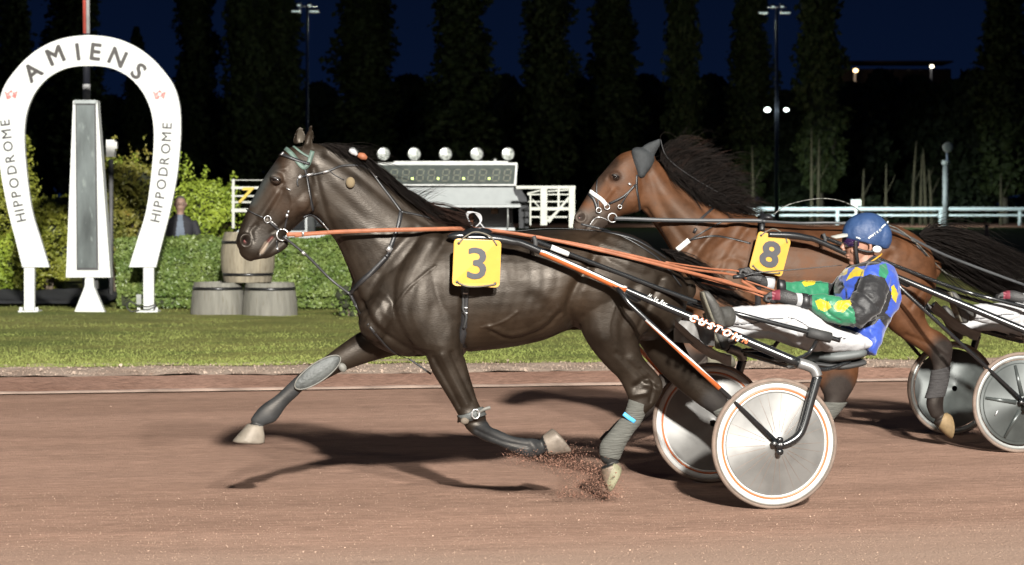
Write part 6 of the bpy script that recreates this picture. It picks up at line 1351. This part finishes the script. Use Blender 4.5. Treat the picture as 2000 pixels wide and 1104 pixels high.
    # boots
    for s in (0, 1):
        bt_ = MB()
        if s == 0:
            loft(bt_, K, [(1424,598,1424,640,-.306,.044),(1404,600,1408,638,-.322,.043),(1394,606,1398,636,-.328,.042)], 24, 4)
            loft(bt_, K, [(1396,640,1416,638,-.33,.040),(1388,622,1414,620,-.335,.044),(1380,602,1404,598,-.342,.044),(1374,584,1394,582,-.346,.042),(1371,572,1385,571,-.346,.03)], 24, 5, 2.4, .3)
            sl = MB(); loft(sl, K, [(1393,641,1399,641,-.33,.040),(1384,622,1391,621,-.335,.046),(1376,602,1383,600,-.342,.047),(1370,584,1377,583,-.346,.044),(1368,571,1374,571,-.346,.030)], 20, 5, 2.6, .2)
        else:
            loft(bt_, K, [(1430,640,1430,674,.306,.042),(1410,640,1414,672,.318,.042)], 24, 3)
            loft(bt_, K, [(1404,680,1424,676,.325,.040),(1394,658,1418,654,.33,.044),(1384,634,1408,632,.335,.043),(1378,616,1398,614,.338,.041),(1376,606,1388,604,.338,.03)], 24, 5, 2.4, .3)
            sl = MB(); loft(sl, K, [(1400,681,1407,680,.325,.040),(1390,658,1397,657,.33,.046),(1380,634,1387,633,.335,.045),(1374,614,1381,613,.338,.040)], 20, 5, 2.6, .2)
        bo_ = fuse(bt_, .005, 3); bb_ = LK('boot', bo_, M['boot']); sl.build('sole', M['sole'], bb_)
    for o in kids: o.location = off
    return root
M['skin_pale'] = mat('pale_skin', (.20, .125, .095), .6, var=.2, vs_=18)
M['skin'] = mat('skin', (.21, .105, .07), .55, var=.12, vs_=30, bump=.05, bs=200)
M['peak'] = mat('white_peak', (.24, .24, .22), .5, var=.1); M['goggle'] = mat('purple_goggles', (.018, .008, .035), .08, spec=.9, coat=1)
M['glove'] = mat('black_glove', (.022, .021, .021), .6, var=.3, bump=.3, bs=120); M['glove_red'] = mat('maroon_patch', (.13, .018, .030), .6)
M['white_breeches'] = mat('white_breeches', (.29, .29, .295), .8, var=.05, vs_=9, bump=.25, bs=22)
M['boot'] = mat('dusty_boot', (.030, .029, .026), .6, var=.4, vs_=14, bump=.2); M['sole'] = mat('dusty_sole', (.095, .088, .066), .8, var=.3, vs_=20, bump=.4, bs=80)
def satin(name, c, r=.48): 
    m = mat(name, c, r, var=.10, vs_=10, bump=.45, bs=12, spec=.35, stretch=(1, 1, 1.8)); m.node_tree.nodes['Principled BSDF'].inputs['Sheen Weight'].default_value = .2; return m
silk = [satin('royal_blue_satin', (.020, .050, .27)), satin('black_satin', (.007, .007, .008), .55), satin('emerald_satin', (.012, .115, .055)), satin('yellow_satin', (.36, .27, .012))]
driver(K1.o, K1.th, 'person in blue helmet and blue, green, yellow and black silks leaning back holding orange reins', dict(helmet=mat('navy_cover', (.012, .034, .095), .6, var=.12, bump=.4, bs=24), silks=silk, pattern=True, marks=True))
driver(K2.o, K2.th, 'person at the right edge in white breeches with dusty boots on the second sulky', dict(helmet=mat('dark_cover', (.03, .03, .035), .55, var=.12), silks=[satin('dark_satin', (.03, .03, .05))], pattern=False, marks=False), (-.06, 0, -.11))
# ================================================================== REINS, WHIP, NUMBER PLATES
t = empty('reins', (K1.o[0], K1.o[1], 0), K1.th, 'orange leather reins from the bit of the dark horse to the black gloves', 'reins')
def rein(K, par, pts, w, mt_, side=(0, 0, 1), nm='rein', th=.003):
    m = MB(); m.ribbon([K(*p) for p in pts], w, th, side, 6); return m.build(nm, mt_, par)
rein(K1, t, [(560,458,-.085),(600,457,-.10),(660,453,-.14),(740,450,-.19),(830,448,-.17),(925,446,-.08)], .022, M['orange'])
rein(K1, t, [(575,461,-.087),(600,458,-.108),(640,455,-.135)], .018, M['orange'], nm='billet', th=.006)
rein(K1, t, [(590,456,-.112),(594,456,-.113)], .026, M['steel'], nm='buckle', th=.008)
rein(K1, t, [(925,446,-.08),(985,453,-.15),(1060,465,-.225),(1140,482,-.265),(1230,503,-.285),(1330,528,-.25),(1400,546,-.17),(1500,575,-.11)], .017, M['orange'])
rein(K1, t, [(925,446,.0),(1010,457,-.12),(1120,475,-.24),(1230,498,-.27),(1340,524,-.20),(1420,535,-.02),(1462,543,.02)], .013, M['orange'])
rein(K1, t, [(1300,512,-.24),(1380,524,-.10),(1430,528,0),(1450,532,.03)], .009, M['orange'], nm='loop')
rein(K1, t, [(1290,519,-.27),(1380,545,-.18),(1440,562,-.12),(1505,585,-.12)], .009, M['orange'], nm='loop')
rein(K1, t, [(1360,536,-.10),(1420,548,-.06),(1440,560,-.06),(1428,566,-.08),(1370,552,-.11)], .006, M['orange'], nm='loop')
rein(K1, t, [(1448,548,.0),(1475,565,-.06),(1490,582,-.10),(1504,597,-.12)], .016, M['orange'], side=(.7, 0, .7), nm='hand_loop')
rein(K1, t, [(1455,548,.02),(1500,563,-.05),(1525,572,-.10)], .008, M['orange'], nm='hand_loop')
t = empty('whip', (K1.o[0], K1.o[1], 0), K1.th, 'thin black whip held in the front glove and lying across the green sleeve', 'whip')
m = MB(); m.tube([K1(1432,541,.0), K1(1452,540,.0)], .012, 10, 1); m.build('handle', M['leather'], t)
m = MB(); m.tube([K1(1452,540,.0), K1(1480,533,-.02), K1(1560,526,-.05), K1(1645,518,-.08)], [.006, .004, .003, .002], 6, 5); m.build('shaft', M['leather'], t)
t = empty('reins', (K2.o[0], K2.o[1], 0), K2.th, 'flat black reins along the neck of the bay horse', 'reins')
rein(K2, t, [(1200,427,-.075),(1240,428,-.11),(1300,430,-.13),(1380,431,-.18),(1470,431,-.24),(1488,432,-.25)], .026, M['rein2'] if 'rein2' in M else M.setdefault('rein2', mat('worn_black_leather', (.028, .030, .032), .5, var=.2)))
rein(K2, t, [(1488,432,-.25),(1560,436,-.22),(1640,436,-.24),(1740,448,-.26),(1850,500,-.2),(2010,560,-.15)], .018, M['rein2'])
def plate(K, quad, w, num, label, thick=.006):
    c = K(*quad[4], w); t = empty('number_plate', Vector((K.o[0]+c.x*K.c-c.y*K.s, K.o[1]+c.x*K.s+c.y*K.c, c.z)), K.th, label, 'number plate', 'yellow number plates')
    q = [K(*p, w)-c for p in quad[:4]]; R = .13
    def at(u, v_): return q[0].lerp(q[1], u).lerp(q[3].lerp(q[2], u), v_)
    poly = []
    for cx, cy, a0 in ((1-.09, .09, -90), (1-.09, 1-.09, 0), (.09, 1-.09, 90), (.09, .09, 180)):
        for k in range(5): a = math.radians(a0+k*22.5); poly.append((cx+.09*math.cos(a), cy+.09*math.sin(a)))
    m = MB(); m.prism(poly, thick, lambda x, y, d: at(x, y)+Vector((0, d+.004*math.sin(x*5)*math.cos(y*4), 0))); m.build('panel', M['yellow'], t, smooth=False)
    ux = (at(1, .5)-at(0, .5)); uy = (at(.5, 0)-at(.5, 1)); nn_ = Vector((0, -1, 0)); Mx = Matrix(((ux.normalized().x, uy.normalized().x, 0), (0, 0, -1), (ux.normalized().z, uy.normalized().z, 0))).to_4x4(); Mx.translation = at(.5, .5)+Vector((0, -.002, 0))
    m = MB(); put(m, num, Mx, uy.length*.64, .016 if num == '3' else .034, 0, 1.15); m.build('numeral', mat('numeral_ink', (.018, .019, .024), .5, var=.2, vs_=30), t, smooth=False)
    m = MB(); e = Vector((0, -.006, 0))
    m.tube([at(.12, .93)+e, at(.30, 1.0)+e*2, at(.6, .99)+e*2, at(.90, .93)+e], .0045, 6, 4); m.build('cord', M['cordm'], t)
    m = MB(); m.tube([at(.10, .10)+e, at(.22, -.04)+e*.5, at(.45, -.16)-e, at(.75, -.08)+e, at(.90, .10)+e], .0045, 6, 4); m.build('cord', M['cordm'], t)
    for u, v_ in ((.1, .1), (.9, .1), (.1, .92), (.9, .92)):
        m = MB(); m.ell(at(u, v_)+Vector((0, -.001, 0)), (.008, .003, .008)); m.build('eyelet', M['leather'], t)
    return t
M['cordm'] = mat('cord', (.09, .08, .06), .8)
plate(K1, [(887,466),(979,470),(976,562),(883,558),(931,514)], -.385, '3', 'yellow plate with a black 3 hanging at the side of the dark horse')
plate(K2, [(1482,451),(1545,469),(1527,541),(1463,524),(1504,496)], -.34, '8', 'tilted yellow plate with a black 8 hanging on the bay horse')
# ================================================================== FLYING SAND
rnd = random.Random(9); v = []; f = []
for i in range(6500):
    k = rnd.random()
    if k < .62: t_ = rnd.random(); x = 1190-t_*100+rnd.gauss(0, 24); y = 962-t_*72+rnd.gauss(0, 15)-abs(rnd.gauss(0, 5))
    elif k < .84: t_ = rnd.random(); x = 1100-t_*105+rnd.gauss(0, 10); y = 905-t_*18+rnd.gauss(0, 8)
    else: x = rnd.uniform(1085, 1215); y = 972-abs(rnd.gauss(0, 12))
    w = rnd.gauss(-.15, .07); p = K1(x, y, w); p.z = max(p.z, .006); s = .0048*rnd.uniform(.2, 1.0)*(2 if rnd.random() < .05 else 1); b = len(v)
    v += [p+Vector((rnd.gauss(0, 1), rnd.gauss(0, 1), rnd.gauss(0, 1))).normalized()*s for _ in range(4)]; f += [(b, b+1, b+2), (b, b+2, b+3), (b, b+3, b+1), (b+1, b+3, b+2)]
mb = MB(); mb.cards = True; mb.add([Vector((K1.o[0]+p.x*K1.c-p.y*K1.s, K1.o[1]+p.x*K1.s+p.y*K1.c, p.z)) for p in v], f)
tag(mb.build('flying_sand', mat('wet_sand', (.15, .075, .05), .9, var=.4, vs_=150), None, smooth=False), 'spray of red sand thrown up by the bandaged hind hoof', 'sand', kind='stuff')
# ================================================================== SPECTATORS behind the hedge
def spectator(px_, Y, jacket, shirt, label, hscale=1.0):
    c = W(px_, 0, Y); root = empty('person', (c.x, Y, .0), 0, label, 'person', 'spectators behind the hedge'); V = Vector
    def T(mb, pts, n=16):      # pts: (x, y, z, rx, ry)
        v = []; f = []; L = len(pts)
        for (x, y, z, rx, ry) in pts:
            for k in range(n): a = 2*math.pi*k/n; v.append((x+rx*math.cos(a), y+ry*math.sin(a), z))
        for i in range(L-1):
            for k in range(n): f.append((i*n+k, i*n+(k+1)%n, (i+1)*n+(k+1)%n, (i+1)*n+k))
        f.append(tuple(range(n-1, -1, -1))); f.append(tuple((L-1)*n+k for k in range(n))); mb.add(v, f)
    h = MB(); T(h, [(0,0,1.42,.06,.065),(0,-.01,1.52,.055,.06),(0,-.015,1.56,.058,.075),(0,-.02,1.60,.072,.095),(0,-.015,1.66,.078,.10),(0,0,1.72,.076,.10),(0,.01,1.765,.055,.075),(0,.01,1.785,.02,.03)])
    h.tube([(0,-.11,1.68),(0,-.128,1.65)], [.010, .016], 8, 1); h.ell((0,-.105,1.605), (.024,.010,.006))
    for s in (-1, 1): h.ell((s*.084,.01,1.655), (.014,.02,.034))
    me = fuse(h, .008, 2); Q = coords(me); Q[:, 0] *= 1.15; setco(me, Q); link('head', me, M['skin_pale'], root)
    g = MB(); g.ell((0,.022,1.735), (.082,.10,.062)); g.ell((-.03,.06,1.68), (.05,.06,.06)); g.ell((.03,.06,1.68), (.05,.06,.06)); g.build('hair', mat('grey_hair', (.06, .05, .045), .8, var=.3, vs_=40), root)
    for s in (-1, 1): g = MB(); g.tube([(s*.036+.026*math.cos(a*math.pi/8), -.112, 1.662+.017*math.sin(a*math.pi/8)) for a in range(17)], .0028, 6, 1); g.build('spectacle_frame', M['leather'], root)
    b = MB(); T(b, [(0,0,.80,.19,.13),(0,0,1.0,.185,.125),(0,0,1.2,.215,.14),(0,0,1.36,.235,.13),(0,0,1.43,.17,.10),(0,0,1.49,.075,.07)], 24)
    for s in (-1, 1): b.tube([(s*.205,0,1.375),(s*.262,.01,1.25),(s*.275,.0,1.1),(s*.235,-.05,.92),(s*.225,-.09,.82)], [.065,.062,.056,.05,.042], 14, 4)
    me = fuse(b, .012, 3); P = coords(me); P += norms(me)*np.array([.008*mnoise.noise(V(p)*7) for p in P])[:, None]; setco(me, P)
    zone_faces(me, lambda c: ((np.abs(c[:, 0]+.0) < .030+.055*np.clip((1.44-c[:, 2])/.5, 0, 1)+.012) & (c[:, 1] < -.02)).astype(int)); link('jacket', me, [jacket, shirt], root)
    p = MB(); T(p, [(0,0,.72,.17,.12),(0,0,.86,.17,.12)])
    for s in (-1, 1): p.tube([(s*.09,0,.80),(s*.10,0,.45),(s*.10,.01,.06)], [.09,.062,.05], 14, 3)
    me = fuse(p, .012, 2); link('trousers', me, mat('dark_trousers', (.02, .02, .025), .8), root)
    for s in (-1, 1):
        p = MB(); p.ell((s*.10,-.06,.04), (.045,.13,.045)); p.build('shoe', M['leather'], root)
        p = MB(); p.ell((s*.225,-.105,.78), (.035,.025,.05))
        for k in range(4): p.tube([(s*.225-.022+.015*k,-.11,.76),(s*.225-.022+.015*k,-.12,.72),(s*.225-.02+.014*k,-.105,.69)], .008, 6, 2)
        p.tube([(s*.20,-.115,.79),(s*.19,-.125,.76),(s*.195,-.13,.735)], .009, 6, 2); p.build('hand', M['skin'], root)
    root.scale = (hscale,)*3; root.rotation_euler = (0, 0, .15); return root
spectator(352, 36.6, mat('black_blazer', (.010, .010, .014), .8), mat('blue_shirt', (.085, .105, .135), .8, var=.15), 'person in dark blazer and pale blue shirt with glasses behind the hedge', 1.0)
spectator(301, 37.6, mat('olive_coat', (.075, .075, .055), .85), mat('olive_shirt', (.07, .07, .05), .8), 'person in olive coat mostly hidden behind the right horseshoe arm', .90)
